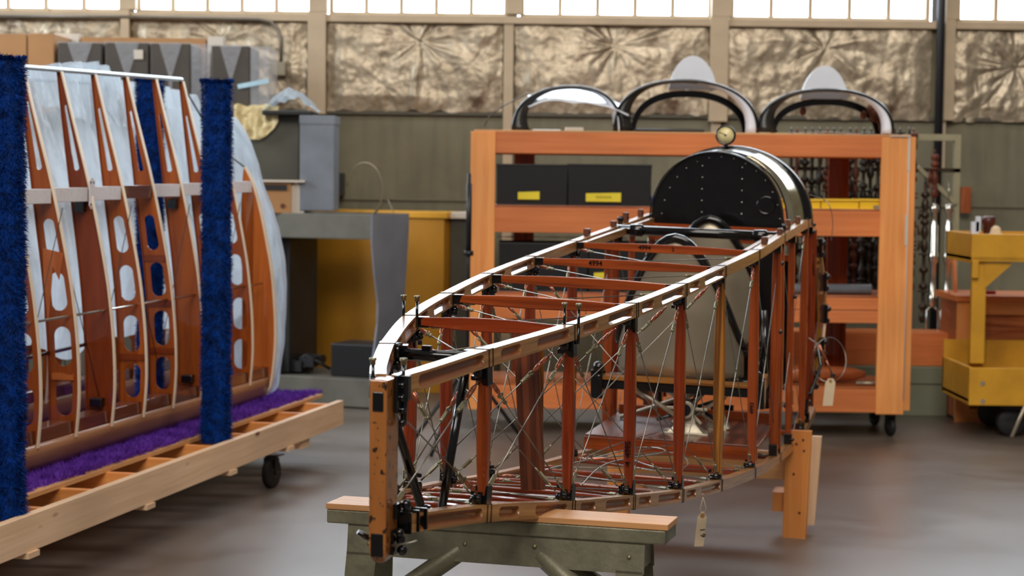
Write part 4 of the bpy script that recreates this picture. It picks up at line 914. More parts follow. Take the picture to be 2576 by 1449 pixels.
# pale pipes and sheets on the cart shelves
b = MB(); z = ZR[2][0] + .05; b.tube([V((.9, YC + .12, z)), V((2.34, YC + .12, z))], .034, 12); b.build('metal_tube', M['bluegrey'], None, 'long blue-grey tube lying on the middle cart shelf', 'tube')
b = MB(); b.bb(-.08, 1.0, YC + .55, YC + .58, z1s - .16 - .02, z1s - .16 + .02); b = MB()
b.grid(lambda x, y: V((lerp(-.1, .75, x), YC + lerp(.0, .3, y) + .05, ZR[1][1] - .035 + .012 * noise.noise(V((x * 12, y * 4, 1))))), 30, 8); b.build('plastic_film', M['wrap'], None, 'strip of clear plastic film under the upper cart shelf', 'plastic sheet')
b = MB(); b.bb(-.1, 1.7, YC + .25, YC + .55, ZR[1][1] - .115, ZR[1][1] - .085); b.build('yellow_board', M['yellowcab'], None, 'mustard yellow board lying under the upper cart shelf', 'board') if False else None
b = MB(); A = at(2040, 932, YC + .2); B = at(2222, 962, YC + .2); b.lathe(V((1.6, YC + .25, ZR[3][0] + .075)), V((1, 0, 0)), [(.01, 0), (.05, .03), (.062, .3), (.045, .65), (.02, .74)], 14); b.build('dark_propeller_blade', M['ply'], None, 'dark reddish rounded wooden piece on the lowest cart shelf', 'wooden part')
b = MB(); P = at(2200, 964, YC + .08); b.tube([P - V((.12, 0, 0)), P, P + V((.1, .05, -.01))], .012, 8); b.build('light_rod', M['alu'], None, 'short pale rod on the lowest cart shelf', 'rod')
# fairings on top of the cart
def hoop(P, Y, xs, zs0, n=40):
    return None
def arch_pts(x0, x1, yb, yt, Y, n=36, skew=0.0, p=.82, xa=None):
    L = at(x0, yb, Y); Rr = at(x1, yb, Y); T = at((x0 + x1) / 2, yt, Y); h = T.z - L.z; cx = (L.x + Rr.x) / 2; a = (Rr.x - L.x) / 2
    out = []
    for k in range(n + 1):
        t = pi * k / n; c = cos(t); s = sin(t); out.append(V((cx - a * (abs(c) ** .9) * (1 if c > 0 else -1) + skew * s * s, Y, L.z + h * abs(s) ** p)))
    return out
def cowling(nm, x0, x1, yt, lab, m, mi_, depth, skew, dome=None, bars=True, w0=.05):
    T = thing(nm, V((at((x0 + x1) / 2, 330, YC + .2).x, YC + .3, ztop + .014)), lab, 'aircraft fairing', None)
    zb0 = ztop + .016; yb = 332
    F = arch_pts(x0, x1, yb, yt, YC + .12, skew=skew); 
    for p in F: p.z = max(p.z, zb0)
    B = [p + V((.05, depth, .0)) for p in F]
    n = len(F) - 1
    def band(a0, a1, th):
        # tapered coaming band: wide at the feet, narrow over the crown
        rings = []
        for i, p in enumerate(F):
            s = sin(pi * i / n); w = lerp(a0, a1, s); rings.append((p, p + V((.03 * (1 - s), w, 0))))
        return rings
    b = MB(); R = band(depth * .75, depth * .55, .01); b.loft([[p, q] for p, q in R], closed=False, caps=False, sm=True, mi=0); b.build('hoop_skin', M[m], T, solid=.008)
    b = MB(); cc = V((F[n // 2].x, 0, zb0))
    if 0: b.loft([[cc.lerp(V((p.x, 0, p.z)), .965) + V((0, p.y + .004, 0)), cc.lerp(V((q.x, 0, q.z)), .955) + V((0, q.y, 0))] for p, q in R], closed=False, caps=False, sm=True)
    b = MB(); b.tube(F, .011, 8); b.build('hoop_edge', M['black' if m != 'fairwhite' else 'fairwhite'], T)
    cz = V((F[n // 2].x, 0, zb0))
    def inner(p, k, dy): return V((cz.x + (p.x - cz.x) * k, p.y + dy, cz.z + (p.z - cz.z) * (k + (1 - k) * .45)))
    b = MB(); h1 = n * 5 // 8; b.loft([[p, inner(p, lerp(.70, .93, sin(pi * i / n) ** .7), .03)] for i, p in enumerate(F)][:h1 + 1], closed=False, caps=False, sm=True); b.build('coaming_face', M[m if m != 'fairwhite' else 'fairwhite'], T, solid=.008)
    b = MB(); b.loft([[inner(p, .975, -.004), inner(p, lerp(.85, .92, sin(pi * i / n)), .05)] for i, p in enumerate(F)][h1 - 2:], closed=False, caps=False, sm=True); b.build('lit_coaming_face', M['fairwhite'], T, solid=.008)  # white on the right of the dark hoop stands in for its bright reflection
    if bars:
        G = []
        for i, p in enumerate(F):
            s = sin(pi * i / n); G.append(V((lerp(F[n // 2].x + .04, p.x + .06, .84), p.y + depth, zb0 + (p.z - zb0) * .86)))
        b = MB(); b.loft([[p + (cz - V((0, 0, .3)) - V((p.x, 0, p.z))).normalized() * q - V((0, (cz - V((0, 0, .3)) - V((p.x, 0, p.z))).normalized().y * q, 0)) + V((0, w_, 0)) for q, w_ in ((0, 0), (0, .03), (.045, .03), (.045, 0))] for p in G], sm=False); b.build('rear_hoop', M['black'], T)
    if dome:
        dx, dyt, dw = dome; P = at(dx, yt, YC + .12 + depth * .6); top = at(dx, dyt, YC + .12 + depth * .6).z; hw_ = dw / 2 * (YC + .3) / FPX; zc_ = P.z - .06; h = top - zc_
        b = MB(); rings = []
        for k in range(9):
            f = k / 8; sc = (1 - f ** 2.2 * .95); y = P.y + f * .45; hh = h * (1 - f ** 1.8 * .8)
            rings.append([V((P.x + hw_ * sc * cos(t) * (1.0 + .12 * (1 - sin(t))), y, zc_ + hh * sin(t))) for t in [pi * j / 18 for j in range(19)]])
        b.loft(rings, closed=False, caps=False, sm=True); face = [r for r in rings[0]]
        k0 = len(b.v); b.v += face; b.face(list(range(k0, k0 + 19))); b.build('headrest_dome', M['fairwhite'], T, solid=.004)
    return T
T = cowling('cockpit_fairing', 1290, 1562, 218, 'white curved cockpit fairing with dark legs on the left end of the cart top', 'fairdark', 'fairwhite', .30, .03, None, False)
b = MB()
F = arch_pts(1335, 1572, 300, 210, YC + .2, n=24)
b.grid(lambda x, y: V((lerp(at(1330, 230, YC).x, at(1585, 230, YC).x, x), YC + .1 + .4 * y, lerp(at(0, 232, YC).z, 0, 0) + .045 * sin(pi * min(1, x * 1.05)) - .05 * max(0, x - .55) ** 1.2 * 3 + .09 * y - .05 + .015 * sin(9 * x) * (1 - y) + .01 * noise.noise(V((x * 6, y * 5, 2))))), 30, 10)
b.build('white_top_skin', M['fairwhite'], T, solid=.006)
b = MB(); b.tube([at(1218, 318, YC + .3), at(1232, 292, YC + .3), at(1262, 268, YC + .3), at(1330, 235, YC + .25)], .004, 6); b.build('thin_strap', M['darkpart'], T)
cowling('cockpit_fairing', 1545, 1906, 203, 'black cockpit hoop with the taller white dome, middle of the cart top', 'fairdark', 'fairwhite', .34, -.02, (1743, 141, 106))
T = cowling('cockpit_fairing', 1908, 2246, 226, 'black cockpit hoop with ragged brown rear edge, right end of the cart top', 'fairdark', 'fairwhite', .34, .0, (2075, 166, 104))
for x, y, r in ((2020, 280, 9), (2200, 290, 14), (2215, 300, 12), (2225, 318, 16), (2172, 290, 9), (2190, 275, 10)):
    b = MB(); b.ball(at(x, y, YC + .42), r / 390, 6, (1, .4, 1.3)); b.build('ragged_leather', M['rust'], T)
b = MB(); A = at(1597, 323, YC + .05); B = at(1772, 336, YC + .05); b.bb(A.x, B.x, YC + .03, YC + .25, ztop + .014, A.z); b.build('cushion_pad', M['bin_black'], None, 'flat black pad lying at the front edge of the cart top', 'pad', bevel=.012)
b = MB(); A = at(1422, 320, YC + .05); B = at(1468, 333, YC + .05); b.bb(A.x, B.x, YC + .04, YC + .15, ztop + .014, A.z); b.build('paper_box', M['cardpale'], None, 'small cream box on the cart top under the white fairing', 'box', bevel=.003)
b = MB(); A = at(1340, 325, YC + .05); B = at(1410, 333, YC + .05); b.bb(A.x, B.x, YC + .04, YC + .25, ztop + .014, A.z - .0); b.build('plastic_tray', M['fairwhite'], None, 'thin white tray on the left of the cart top', 'tray', bevel=.003)
b = MB(); A = at(2000, 326, YC + .05); B = at(2160, 336, YC + .05); b.grid(lambda x, y: V((lerp(A.x, B.x, x), YC + .04 + .2 * y, ztop + .016 + .012 * sin(pi * x) ** .5)), 12, 4); b.build('plastic_film', M['wrap'], None, 'thin plastic film on the cart top under the right hoop', 'plastic sheet', solid=.002)

# ================================================================== PARTS RACK BEHIND THE CART
YR = 14.0
RK = thing('parts_rack', V((2.2, YR, 0)), 'tall olive-green steel rack behind the timber cart, hung with shafts', 'rack')
def rb(nm, x0, y0, x1, y1, Y, dep, m, par, **k):
    b = MB(); fb(b, x0, y0, x1, y1, Y, dep); return b.build(nm, M[m], par, **k)
M['rackolive'] = plain('pale_olive_paint', srgb(150, 146, 118), .5, 0, .1, 6)
xr0, xr1 = at(1900, 345, YR).x, at(2418, 345, YR).x; zt0 = at(2400, 338, YR).z; zt1 = at(2400, 354, YR).z
b = MB(); b.bb(xr0, xr1, YR, YR + .05, zt1, zt0); b.build('top_bar', M['rackolive'], RK)
for x in (xr1 - .045, xr0):
    b = MB(); b.bb(x, x + .045, YR, YR + .05, .0, zt1); b.build('upright', M['rackolive'], RK)
b = MB(); b.bar(at(2308, 420, YR - .01), at(2403, 512, YR - .01), .03, .05, V((0, 1, 0))); b.build('diagonal_brace', M['rackolive'], RK)
zm = at(2200, 428, YR).z; b = MB(); b.bb(xr0, xr1, YR + .0, YR + .03, zm - .01, zm + .02); b.build('hook_rail', M['darkpart'], RK)
def shaft(x, lab, y0=345, y1=730, seed=0, mat='darkpart'):
    r_ = random.Random(seed); A = at(x, y0 - 12, YR); Bz = at(x, y1, YR).z; xx = A.x; yy = YR - .045 + r_.uniform(-.02, .01); prof = []; z = 0; L = A.z - Bz
    while z < L - .05:
        k = r_.choice(['shaft', 'lobe', 'bulb', 'flange'])
        if k == 'shaft': prof += [(.011, z), (.011, z + .06)]; z += .07
        elif k == 'lobe': prof += [(.014, z), (.026, z + .01), (.026, z + .035), (.014, z + .045)]; z += .05
        elif k == 'bulb': prof += [(.013, z), (.022, z + .03), (.024, z + .06), (.013, z + .09)]; z += .1
        else: prof += [(.012, z), (.032, z + .002), (.032, z + .012), (.012, z + .014)]; z += .03
    prof = [(q[0] * 1.25, q[1]) for q in prof]; yy += -.05 if seed % 2 else .0; b = MB(); b.lathe(V((xx, yy, A.z)), -FZ, prof, 10)
    b.tube([V((xx, yy, A.z)), V((xx, yy, A.z + .02)), V((xx, yy + .03, A.z + .03))], .006, 6)
    for _ in range(3):
        q = r_.uniform(.1, L - .1); d = r_.choice((-1, 1)); b.tube([V((xx, yy, A.z - q)), V((xx + d * .04, yy - .02, A.z - q + .02)), V((xx + d * .05, yy - .03, A.z - q - .05))], .009, 6)
    return b.build('hanging_shaft', M[mat], None, lab, 'engine part', 'dark engine shafts hung in a row on the rack')
for k in range(18):
    shaft(1984 + 18.5 * k + rnd.uniform(-3, 3), 'oily dark engine shaft hung in the row of shafts seen through the cart', seed=k + 3, mat='rust' if k % 4 == 1 else 'oily')
for k, (x, y0, y1) in enumerate(((2325, 470, 820), (2345, 400, 500))):
    shaft(x, ('long dark shaft hanging just right of the cart post' if k == 0 else 'short rusty shaft hanging high beside the black pipe'), y0, y1, 40 + k, 'darkpart' if k == 0 else 'rust').pop('group', None) if False else shaft(x, ('long dark shaft hanging just right of the cart post' if k == 0 else 'short rusty shaft hanging high beside the black pipe'), y0, y1, 40 + k, 'darkpart' if k == 0 else 'rust')
for x, lab in ((2352, 'left one of the paired bright steel shock struts hanging on the rack'), (2388, 'right one of the paired bright steel shock struts hanging on the rack')):
    A = at(x, 512, YR - .09); k = 1 / 343
    b = MB(); b.lathe(A, -FZ, [(.01, 0), (.03, .01), (.035, .05), (.02, .07), (.018, .14), (.028, .16), (.03, .36), (.036, .37), (.036, .42), (.022, .44), (.022, .66), (.03, .67), (.03, .74), (.012, .76)], 14); b.tube([A, A + FZ * .2 + V((0, .05, 0))], .004, 6)
    for e in (-1, 1): b.tube([A - FZ * .74, A - FZ * .78 + V((e * .04, 0, 0)), A - FZ * .98 + V((e * .045, 0, 0)), A - FZ * 1.02 + V((e * .02, 0, 0))], .007, 6)
    b.lathe(A - FZ * .96, -FZ, [(.02, 0), (.03, .01), (.03, .06), (.01, .07)], 10); b.build('shock_strut', M['chrome'], None, lab, 'engine part', 'bright shock struts')
# dark drums and hanging curtain of parts behind the lower shelves
for k in range(12):
    x = 2050 + 17 * k; A = at(x, 606, YR + .12); Bz = at(x, 800, YR).z; b = MB(); prof = []; z = 0
    while z < A.z - Bz: prof += [(.028, z), (.034, z + .02), (.034, z + .05), (.026, z + .06)]; z += .07 + rnd.random() * .03
    b.lathe(A, -FZ, prof, 10); b.tube([A, A + FZ * (zm - A.z)], .005, 6); b.build('hanging_cylinder_stack', M['rust' if k == 2 else 'oily'] if 'oily' in M else M['darkpart'], None, 'black oily finned stack hanging behind the middle cart shelf', 'engine part', 'finned stacks behind the cart')
b = MB(); A = at(2060, 826, 13.55); B = at(2385, 932, 13.55); zg = at(2300, 922, 13.5).z
b.bb(A.x - .2, B.x, 13.55, 13.9, zg, at(2300, 828, 13.9).z); b.build('plywood_box', M['fir_dark'], None, 'orange plywood box standing on the grey-green chest behind the cart', 'box', bevel=.004)
GX0, GX1 = at(1990, 950, 13.5).x, at(2385, 950, 13.5).x
GC = thing('steel_chest', V(((GX0 + GX1) / 2, 14.1, 0)), 'low grey-green metal chest on the floor behind the cart', 'chest'); M['sage'] = plain('sage_green_paint', srgb(128, 134, 110), .5, 0, .08, 5)
b = MB(); b.bb(GX0, GX1, 13.5, 13.92, 0, zg - .13); b.build('chest_body', M['sage'], GC, bevel=.006)
b = MB(); b.bb(GX0 - .004, GX1 + .004, 13.495, 13.925, zg - .125, zg - .002); b.build('chest_lid', M['sage'], GC, bevel=.006)
# orange crate behind the yellow cart
CX0, CX1 = at(2408, 800, 13.2).x, at(2740, 800, 13.2).x; cz = at(2500, 748, 13.2).z
CR_ = thing('plywood_crate', V(((CX0 + CX1) / 2, 13.5, 0)), 'orange plywood crate with strong grain standing behind the yellow cart', 'crate')
b = MB(); b.bb(CX0 + .02, CX1 - .02, 13.22, 13.8, .02, cz - .02); b.build('crate_body', M['ply'], CR_)
for x0, x1, z0, z1 in ((CX0, CX0 + .1, 0, cz - .032), (CX1 - .1, CX1, 0, cz - .032), (CX0 + .101, CX1 - .101, cz - .12, cz - .032), (CX0 + .101, CX1 - .101, .0, .09)):
    b = MB(); b.bb(x0, x1, 13.2, 13.22, z0, z1); b.build('batten', M['fir'], CR_)
b = MB(); b.bb(CX0 - .02, CX1 + .02, 13.17, 13.83, cz - .03, cz + .012); b.build('crate_lid', M['fir_dark'], CR_, bevel=.003)
b = MB(); P = at(2482, 743, 13.4); b.bb(P.x - .04, P.x + .05, 13.35, 13.45, cz + .012, cz + .035); b.build('red_tool', plain('red_plastic', srgb(150, 30, 34), .4), None, 'small red object lying on the plywood crate', 'tool')
b = MB(); b.bar(at(2404, 745, 13.6), at(2398, 640, 13.75), .02, .05, V((0, 1, 0))); b.build('leaning_board', M['fir_dark'], None, 'narrow orange board leaning beside the rack upright', 'board')
b = MB(); A = at(2417, 470, 15.6); B = at(2441, 536, 15.6); b.bb(A.x, B.x, 15.58, 15.66, B.z, A.z); b.build('wall_plate', M['ply'], None, 'small brown board fixed on the wall right of the rack', 'board')
# yellow cart, cut by the right edge
YY = 12.35
YK = thing('yellow_cart', V((3.3, YY + .3, 0)), 'mustard yellow two-tray shop cart at the right edge of the picture', 'cart')
def yb_(nm, x0, y0, x1, y1, Y, dep, **k): return rb(nm, x0, y0, x1, y1, Y, dep, 'yellow', YK, bevel=.005, **k)
yb_('top_tray_side', 2446, 588, 2760, 662, YY, .03); 
A = at(2446, 588, YY); B = at(2446, 662, YY); Rx = at(2760, 600, YY).x
for nm, x0, x1, y0, y1 in (('top_tray_side', A.x, A.x + .03, YY + .03, YY + .75), ('top_tray_side', Rx - .03, Rx, YY + .03, YY + .75), ('top_tray_side', A.x, Rx, YY + .72, YY + .75)):
    b = MB(); b.bb(x0, x1, y0, y1, B.z, A.z); b.build(nm, M['yellow'], YK)
b = MB(); b.bb(A.x, Rx, YY, YY + .75, B.z + .02, B.z + .04); b.build('top_tray_floor', M['yellow'], YK)
for Y in (YY + .03, YY + .67):
    for x0, x1 in ((2447, 2476), (2720, 2750)): yb_('leg', x0, 655, x1, 915, Y, .05)
yb_('leg_foot', 2447, 655, 2462, 700, YY - .004, .03)
b = MB(); P = at(2476, 660, YY + .04); b.plate([(0, 0), (.17, 0), (.17, -.015), (.0, -.17)], [], P, V((1, 0, 0)), FZ, V((0, 1, 0)), .03); b.build('gusset', M['yellow'], YK)
A = at(2440, 925, YY - .02); B = at(2440, 1020, YY - .02)
b = MB(); b.bb(A.x, Rx + .02, YY - .02, YY + .01, B.z, A.z); b.build('bottom_tray_side', M['yellow'], YK, bevel=.005)
b = MB(); b.bb(A.x, A.x + .03, YY, YY + .77, B.z, A.z); b.build('bottom_tray_side', M['yellow'], YK, bevel=.005)
b = MB(); b.bb(A.x, Rx, YY + .74, YY + .77, B.z, A.z + .12); b.build('bottom_tray_side', M['yellow'], YK); b = MB(); b.bb(A.x, Rx, YY, YY + .75, B.z + .02, B.z + .04); b.build('bottom_tray_floor', M['yellow'], YK)
for x, y in ((2471, 965), (2471, 1010)):
    b = MB(); b.lathe(at(x, y, YY - .02), -FA, [(.018, 0), (.016, .003)], 10); b.build('bolt_washer', M['alu'], YK)
b = MB(); P = at(2541, 1050, YY + .15); b.lathe(V((P.x, YY + .1, .095)), V((0, 1, 0)), [(.03, 0), (.085, .004), (.095, .012), (.095, .05), (.085, .058), (.03, .062)], 24); b.box(V((P.x, YY + .13, .19)), .12, .1, .02); b.build('caster', M['rubber'], YK)
b = MB(); b.lathe(V((Rx - .15, YY + .1, .095)), V((0, 1, 0)), [(.03, 0), (.085, .004), (.095, .012), (.095, .05), (.085, .058), (.03, .062)], 24); b.box(V((Rx - .15, YY + .13, .19)), .12, .1, .02); b.build('caster', M['rubber'], YK)
b = MB(); b.lathe(V((P.x, YY + .6, .095)), V((0, 1, 0)), [(.03, 0), (.085, .004), (.095, .012), (.095, .05), (.085, .058), (.03, .062)], 24); b.box(V((P.x, YY + .63, .19)), .12, .1, .02); b.build('caster', M['rubber'], YK)
b = MB(); b.tube([at(2545, 1100, 11.9), at(2580, 1020, 11.95), at(2640, 880, 12.2)], .012, 8); b.build('push_bar', M['alu'], YK)
b = MB(); P = at(2486, 588, YY + .3); b.lathe(V((P.x, P.y, B.z + .04 if False else at(2446, 662, YY).z + .04)), FZ, [(.03, 0), (.036, .1), (.034, .2), (.045, .215), (.045, .25), (.03, .26)], 16); b.build('brown_flask', plain('dark_red_bottle', srgb(78, 34, 28), .4), None, 'dark red-brown bottle standing in the yellow cart top tray', 'bottle')
b = MB(); P = at(2505, 590, YY + .2); b.lathe(V((P.x, P.y, at(2446, 662, YY).z + .04)), FZ, [(.06, 0), (.05, .12), (.03, .185), (.01, .20)], 7, False); b.build('white_rag', M['paper'], None, 'crumpled pale paper rag beside the brown bottle in the yellow cart', 'rag')
b = MB(); P = at(2452, 575, YY + .05); b.box(P, .05, .03, .09); b.box(P + V((.02, 0, .03)), .03, .03, .1); b.build('blue_clip', M['fairwhite'], None, 'pale blue-white plastic clip on the corner of the yellow cart', 'clip')
b = MB(); P = at(2520, 945, YY + .3); b.ball(V((P.x, P.y, at(2440, 1020, YY).z + .13)), .09, 8, (1.3, 1, 1)); b.build('cloth_bundle', M['darkpart'], None, 'dark bundle in the bottom tray of the yellow cart', 'cloth')

# ================================================================== LEFT BACKGROUND
def yawbox(b, P, w, d, h, yaw, mi=0):      # P is the bottom front right corner; the front runs left, the depth runs back
    X = V((cos(yaw), -sin(yaw), 0)); Y = V((sin(yaw), cos(yaw), 0)); b.box(P - X * w / 2 + Y * d / 2 + FZ * h / 2, w, d, h, X, Y, FZ, mi)
# dark olive cabinet, grey blue locker
A = at(590, 291, 14.5); zcab = A.z; xcab1 = at(752, 300, 14.5).x
OC = thing('olive_cabinet', V((-3.1, 14.8, 0)), 'wide dark olive steel cabinet behind the wings, crates stacked on it', 'cabinet')
b = MB(); b.bb(-4.8, xcab1, 14.5, 15.3, 0.06, zcab); b.build('cabinet_body', M['olive'], OC, bevel=.006)
b = MB(); b.bb(-4.75, xcab1 - .05, 14.55, 15.25, 0, .06); b.build('plinth', M['black_matte'], OC)
for x in (-3.9, -3.2, -2.5):
    b = MB(); b.bb(x - .33, x + .33, 14.49, 14.5, .12, zcab - .06); d = b.build('cabinet_door', M['olive'], OC, bevel=.002); b = MB(); b.bb(x + .24, x + .26, 14.47, 14.49, 1.1, 1.3); b.build('handle', M['darkpart'], d)
A = at(755, 291, 13.75); B = at(840, 500, 13.75)
BL = thing('grey_locker', V(((A.x + B.x) / 2, 14.0, 1.405)), 'tall blue-grey metal locker standing on the back of the parts washer', 'locker')
b = MB(); b.bb(A.x, B.x, 13.75, 14.15, 1.405, A.z); b.build('locker_body', M['bluegrey'], BL, bevel=.004); b = MB(); b.bb(A.x - .004, B.x + .004, 13.745, 14.155, A.z - .06, A.z + .002); b.build('locker_cap', M['bluegrey'], BL, bevel=.003)
A = at(843, 435, 15.4); B = at(860, 492, 15.4); b = MB(); b.bb(A.x, B.x, 15.4, 15.68, B.z, A.z); b.build('wall_switch_box', M['pipeblack'], None, 'small black box on the wall right of the blue-grey locker', 'box')
# foam blocks in clear wrap on the cabinet
def crate(x0, y0, x1, y1, xs, Y, lab, lblpx=None, tape=False):
    A = at(x0, y0, Y); B = at(x1, y0, Y); T = thing('wrapped_crate', V(((A.x + B.x) / 2, Y + .3, zcab)), lab, 'crate', 'dark wrapped crates on the olive cabinet')
    b = MB(); b.bb(A.x, B.x - .004, Y, Y + .55, zcab + .002, A.z); b.build('crate_body', M['foam'], T, bevel=.01)
    b = MB(); mx = (A.x + B.x) / 2; w = B.x - A.x; h = A.z - zcab
    b.loft([[V((A.x + w * .22, Y - .006, A.z)), V((mx - .012, Y - .02, A.z - h * .45)), V((mx - .01, Y - .008, zcab + .02))], [V((B.x - w * .22, Y - .006, A.z)), V((mx + .015, Y - .02, A.z - h * .45)), V((mx + .02, Y - .008, zcab + .02))]], closed=False, caps=False)  # pale V shape stands in for the highlight on the wrap
    b.bb(A.x - .002, B.x + .002, Y - .004, Y + .55, A.z, A.z + .008)
    if xs:
        S = at(xs, y0, Y); b.bb(B.x, S.x, Y + .01, Y + .5, zcab + .002, A.z)
    b.build('plastic_wrap', M['wrapgrey'], T)
    if lblpx:
        b = MB(); P = at(lblpx[0], lblpx[1], Y - .01); b.box(P, .07, .002, .07); b.build('paper_label', M['cardpale'], T)
    if tape:
        b = MB(); P0 = at(598, 218, Y - .012); P1 = at(675, 203, Y - .012); b.bar(P0, P1, .002, .035, FZ); b.build('blue_tape', plain('pale_blue_tape', srgb(168, 200, 216), .5), T)
M['foam'] = plain('dark_grey_board', srgb(70, 63, 56), .7, 0, .1, 4); M['wrapgrey'] = (lambda: (lambda t: (t.set(Base_Color=(.6, .62, .66, 1), Roughness=.25, Alpha=.28), t.bump(t.noise(t.co(), 14, 4), .6, .03), t.m)[-1])(NT('hazy_wrap')))()
crate(145, 107, 258, 250, None, 14.52, 'dark crate in clear wrap beside the cardboard box')
crate(264, 107, 375, 250, None, 14.52, 'dark wrapped crate with a square pale label', (348, 137))
crate(378, 109, 480, 250, 528, 14.52, 'dark wrapped crate with a bright white end, third in the row')
crate(532, 115, 630, 250, 677, 14.51, 'dark wrapped crate at the row end with pale blue tape', None, True)
CARD = []
for x0, x1, lab in ((-60, 68, 'plain cardboard box at the far left on the olive cabinet'), (70, 137, 'plain cardboard box beside the dark wrapped crates')):
    A = at(x0, 84, 14.52); B = at(x1, 84, 14.52); b = MB(); b.bb(A.x, B.x - .004, 14.52, 15.1, zcab + .002, A.z); b.build('cardboard_box', M['card'], None, lab, 'box', 'cardboard boxes on the cabinet', bevel=.004)
A = at(205, 94, 15.12); B = at(518, 94, 15.12); b = MB(); b.bb(A.x, B.x, 15.1, 15.28, zcab, A.z); b.build('cardboard_box', M['card'], None, 'long cardboard box lying behind the dark wrapped crates', 'box')
A = at(520, 92, 15.12); B = at(562, 92, 15.12); b = MB(); b.bb(A.x + .01, B.x, 15.1, 15.28, zcab, A.z); b.build('white_carton', M['cardpale'], None, 'pale carton at the end of the long cardboard box', 'box')
A = at(137, 84, 15.12); B = at(203, 86, 15.12); b = MB(); b.bb(A.x, B.x - .01, 15.1, 15.28, zcab, A.z); b.build('white_carton', M['cardpale'], None, 'pale carton behind the dark crates, beside the cardboard box', 'box')
# bag of plastic on a black lid, yellowed plastic hanging
L = at(660, 283, 14.4); Rr = at(790, 283, 14.4)
b = MB(); b.bb(L.x, Rr.x, 14.35, 14.8, zcab + .002, zcab + .04); b.build('flat_tray', M['bin_black'], None, 'flat black tray on the cabinet edge under crumpled plastic', 'tray', bevel=.012)
def bag(x, y):
    h = .15 * max(0, sin(pi * min(1, x * 1.02))) ** .8 * (.6 + .4 * sin(pi * y)) * (1.15 - .6 * abs(x - .45)); return V((lerp(L.x, Rr.x + .02, x), 14.36 + .42 * y, zcab + .044 + h + .03 * noise.noise(V((x * 8, y * 5, 1)))))
b = MB(); b.grid(bag, 40, 16); b.build('plastic_bag', M['plastic'], None, 'crumpled clear plastic bag lying on the black tray', 'plastic bag')
def hang(x, y):
    X = lerp(at(588, 300, 14.45).x, at(700, 300, 14.45).x, x); z0 = at(600, 262, 14.45).z; dz = (.13 + .14 * sin(pi * x) ** 1.0) * y
    return V((X, (14.53 if y < .05 else 14.47) + .03 * noise.noise(V((x * 9, y * 5, 7))) - .03 * y, z0 - dz + .03 * noise.noise(V((x * 5, y * 2, 3)))))
def ypl():
    t = NT('yellowed_plastic'); t.set(Base_Color=srgb(228, 206, 150), Roughness=.3, Alpha=.85); t.bump(t.noise(t.co(), 14, 4, .6, 1), .8, .04); return t.m
b = MB(); b.grid(hang, 24, 14); b.build('plastic_scrap', ypl(), None, 'yellowed crumpled plastic hanging over the olive cabinet front', 'plastic sheet')
# parts washer (grey sink), yawed
YW = radians(20); WX = V((cos(YW), -sin(YW), 0)); WY = V((sin(YW), cos(YW), 0))
WP = at(935, 540, 13.5); ztp = WP.z; WP0 = V((WP.x, WP.y, 0))
def wp(x, y, z): return WP0 + WX * x + WY * y + FZ * z
WS = thing('parts_washer', wp(-.4, .35, 0), 'grey steel parts washer with a deep tray, hourglass side and open front', 'sink')
zt1_ = at(935, 603, 13.5).z; w_ = .80; d_ = .66
M['washside'] = plain('washer_side_paint', srgb(122, 126, 136), .38, .1, .18, 3, .05)
b = MB()
for x0, x1, y0, y1 in ((-w_, 0, 0, .02), (-w_, 0, d_ - .02, d_), (-w_, -w_ + .02, .02, d_ - .02)):
    b.box((wp((x0 + x1) / 2, (y0 + y1) / 2, (ztp + zt1_) / 2)), x1 - x0, y1 - y0, ztp - zt1_, WX, WY, FZ)
b.box(wp(-w_ / 2, d_ / 2, zt1_ + .01), w_, d_, .01, WX, WY, FZ); b.build('tray', M['tankgrey'], WS, bevel=.004)
for x, nm in ((0, 'side_panel'), (-w_, 'side_panel')):
    prof = [(0, ztp), (d_, ztp), (d_, ztp - .12), (d_ * .93, ztp - .45), (d_ * .86, ztp - .75), (d_ * .93, .35), (d_, .0), (0, 0), (0, .25), (d_ * .16, .6), (d_ * .17, .75), (d_ * .07, ztp - .42), (0, zt1_ - .02)]
    b = MB(); b.plate(prof, [], wp(x, 0, 0), WY, FZ, WX, .012); b.build(nm, M['washside'], WS)
b = MB(); b.box(wp(-w_ * .93, d_ * .5, (zt1_ + .2) / 2 + .05), .10, d_ * .7, zt1_ - .15, WX, WY, FZ); b.build('drain_column', M['black_matte'], WS)
b = MB(); b.box(wp(-w_ / 2, d_ / 2, .11), w_, d_, .20, WX, WY, FZ); b.build('base_tank', M['tankgrey'], WS, bevel=.005)
b = MB(); b.box(wp(-.20, d_ * .45, .33), .34, .35, .24, WX, WY, FZ); b.build('pump_housing', M['bin_black'], None, 'black plastic box standing inside the open front of the parts washer', 'box', bevel=.01)
b = MB(); P = wp(-.62, .25, .21)
for k in range(9): b.box(P + V((rnd.uniform(-.14, .12), rnd.uniform(-.1, .1), .05 + rnd.random() * .07)), rnd.uniform(.04, .12), .08, rnd.uniform(.03, .08), WX, WY, FZ)
b.tube([P + V((-.15, 0, .05)), P + V((0, -.1, .14)), P + V((.18, -.1, .04))], .012, 8); b.build('machine_head', M['black_matte'], None, 'jumble of dark machine pieces on the parts washer base', 'machine part')
b = MB(); P = wp(-.25, .5, ztp); b.tube([P + V((.02 + .13 * cos(a) - .05, 0, .17 + .2 * sin(a))) for a in [-1.4 + 4.4 * k / 24 for k in range(25)]], .005, 6); b.tube([P + V((.05, 0, .0)), P + V((.14, 0, .1)), P + V((.2, -.05, -.02))], .004, 6); b.build('coiled_wire', M['alu'], None, 'thin looping wire rising from the parts washer tray', 'wire')
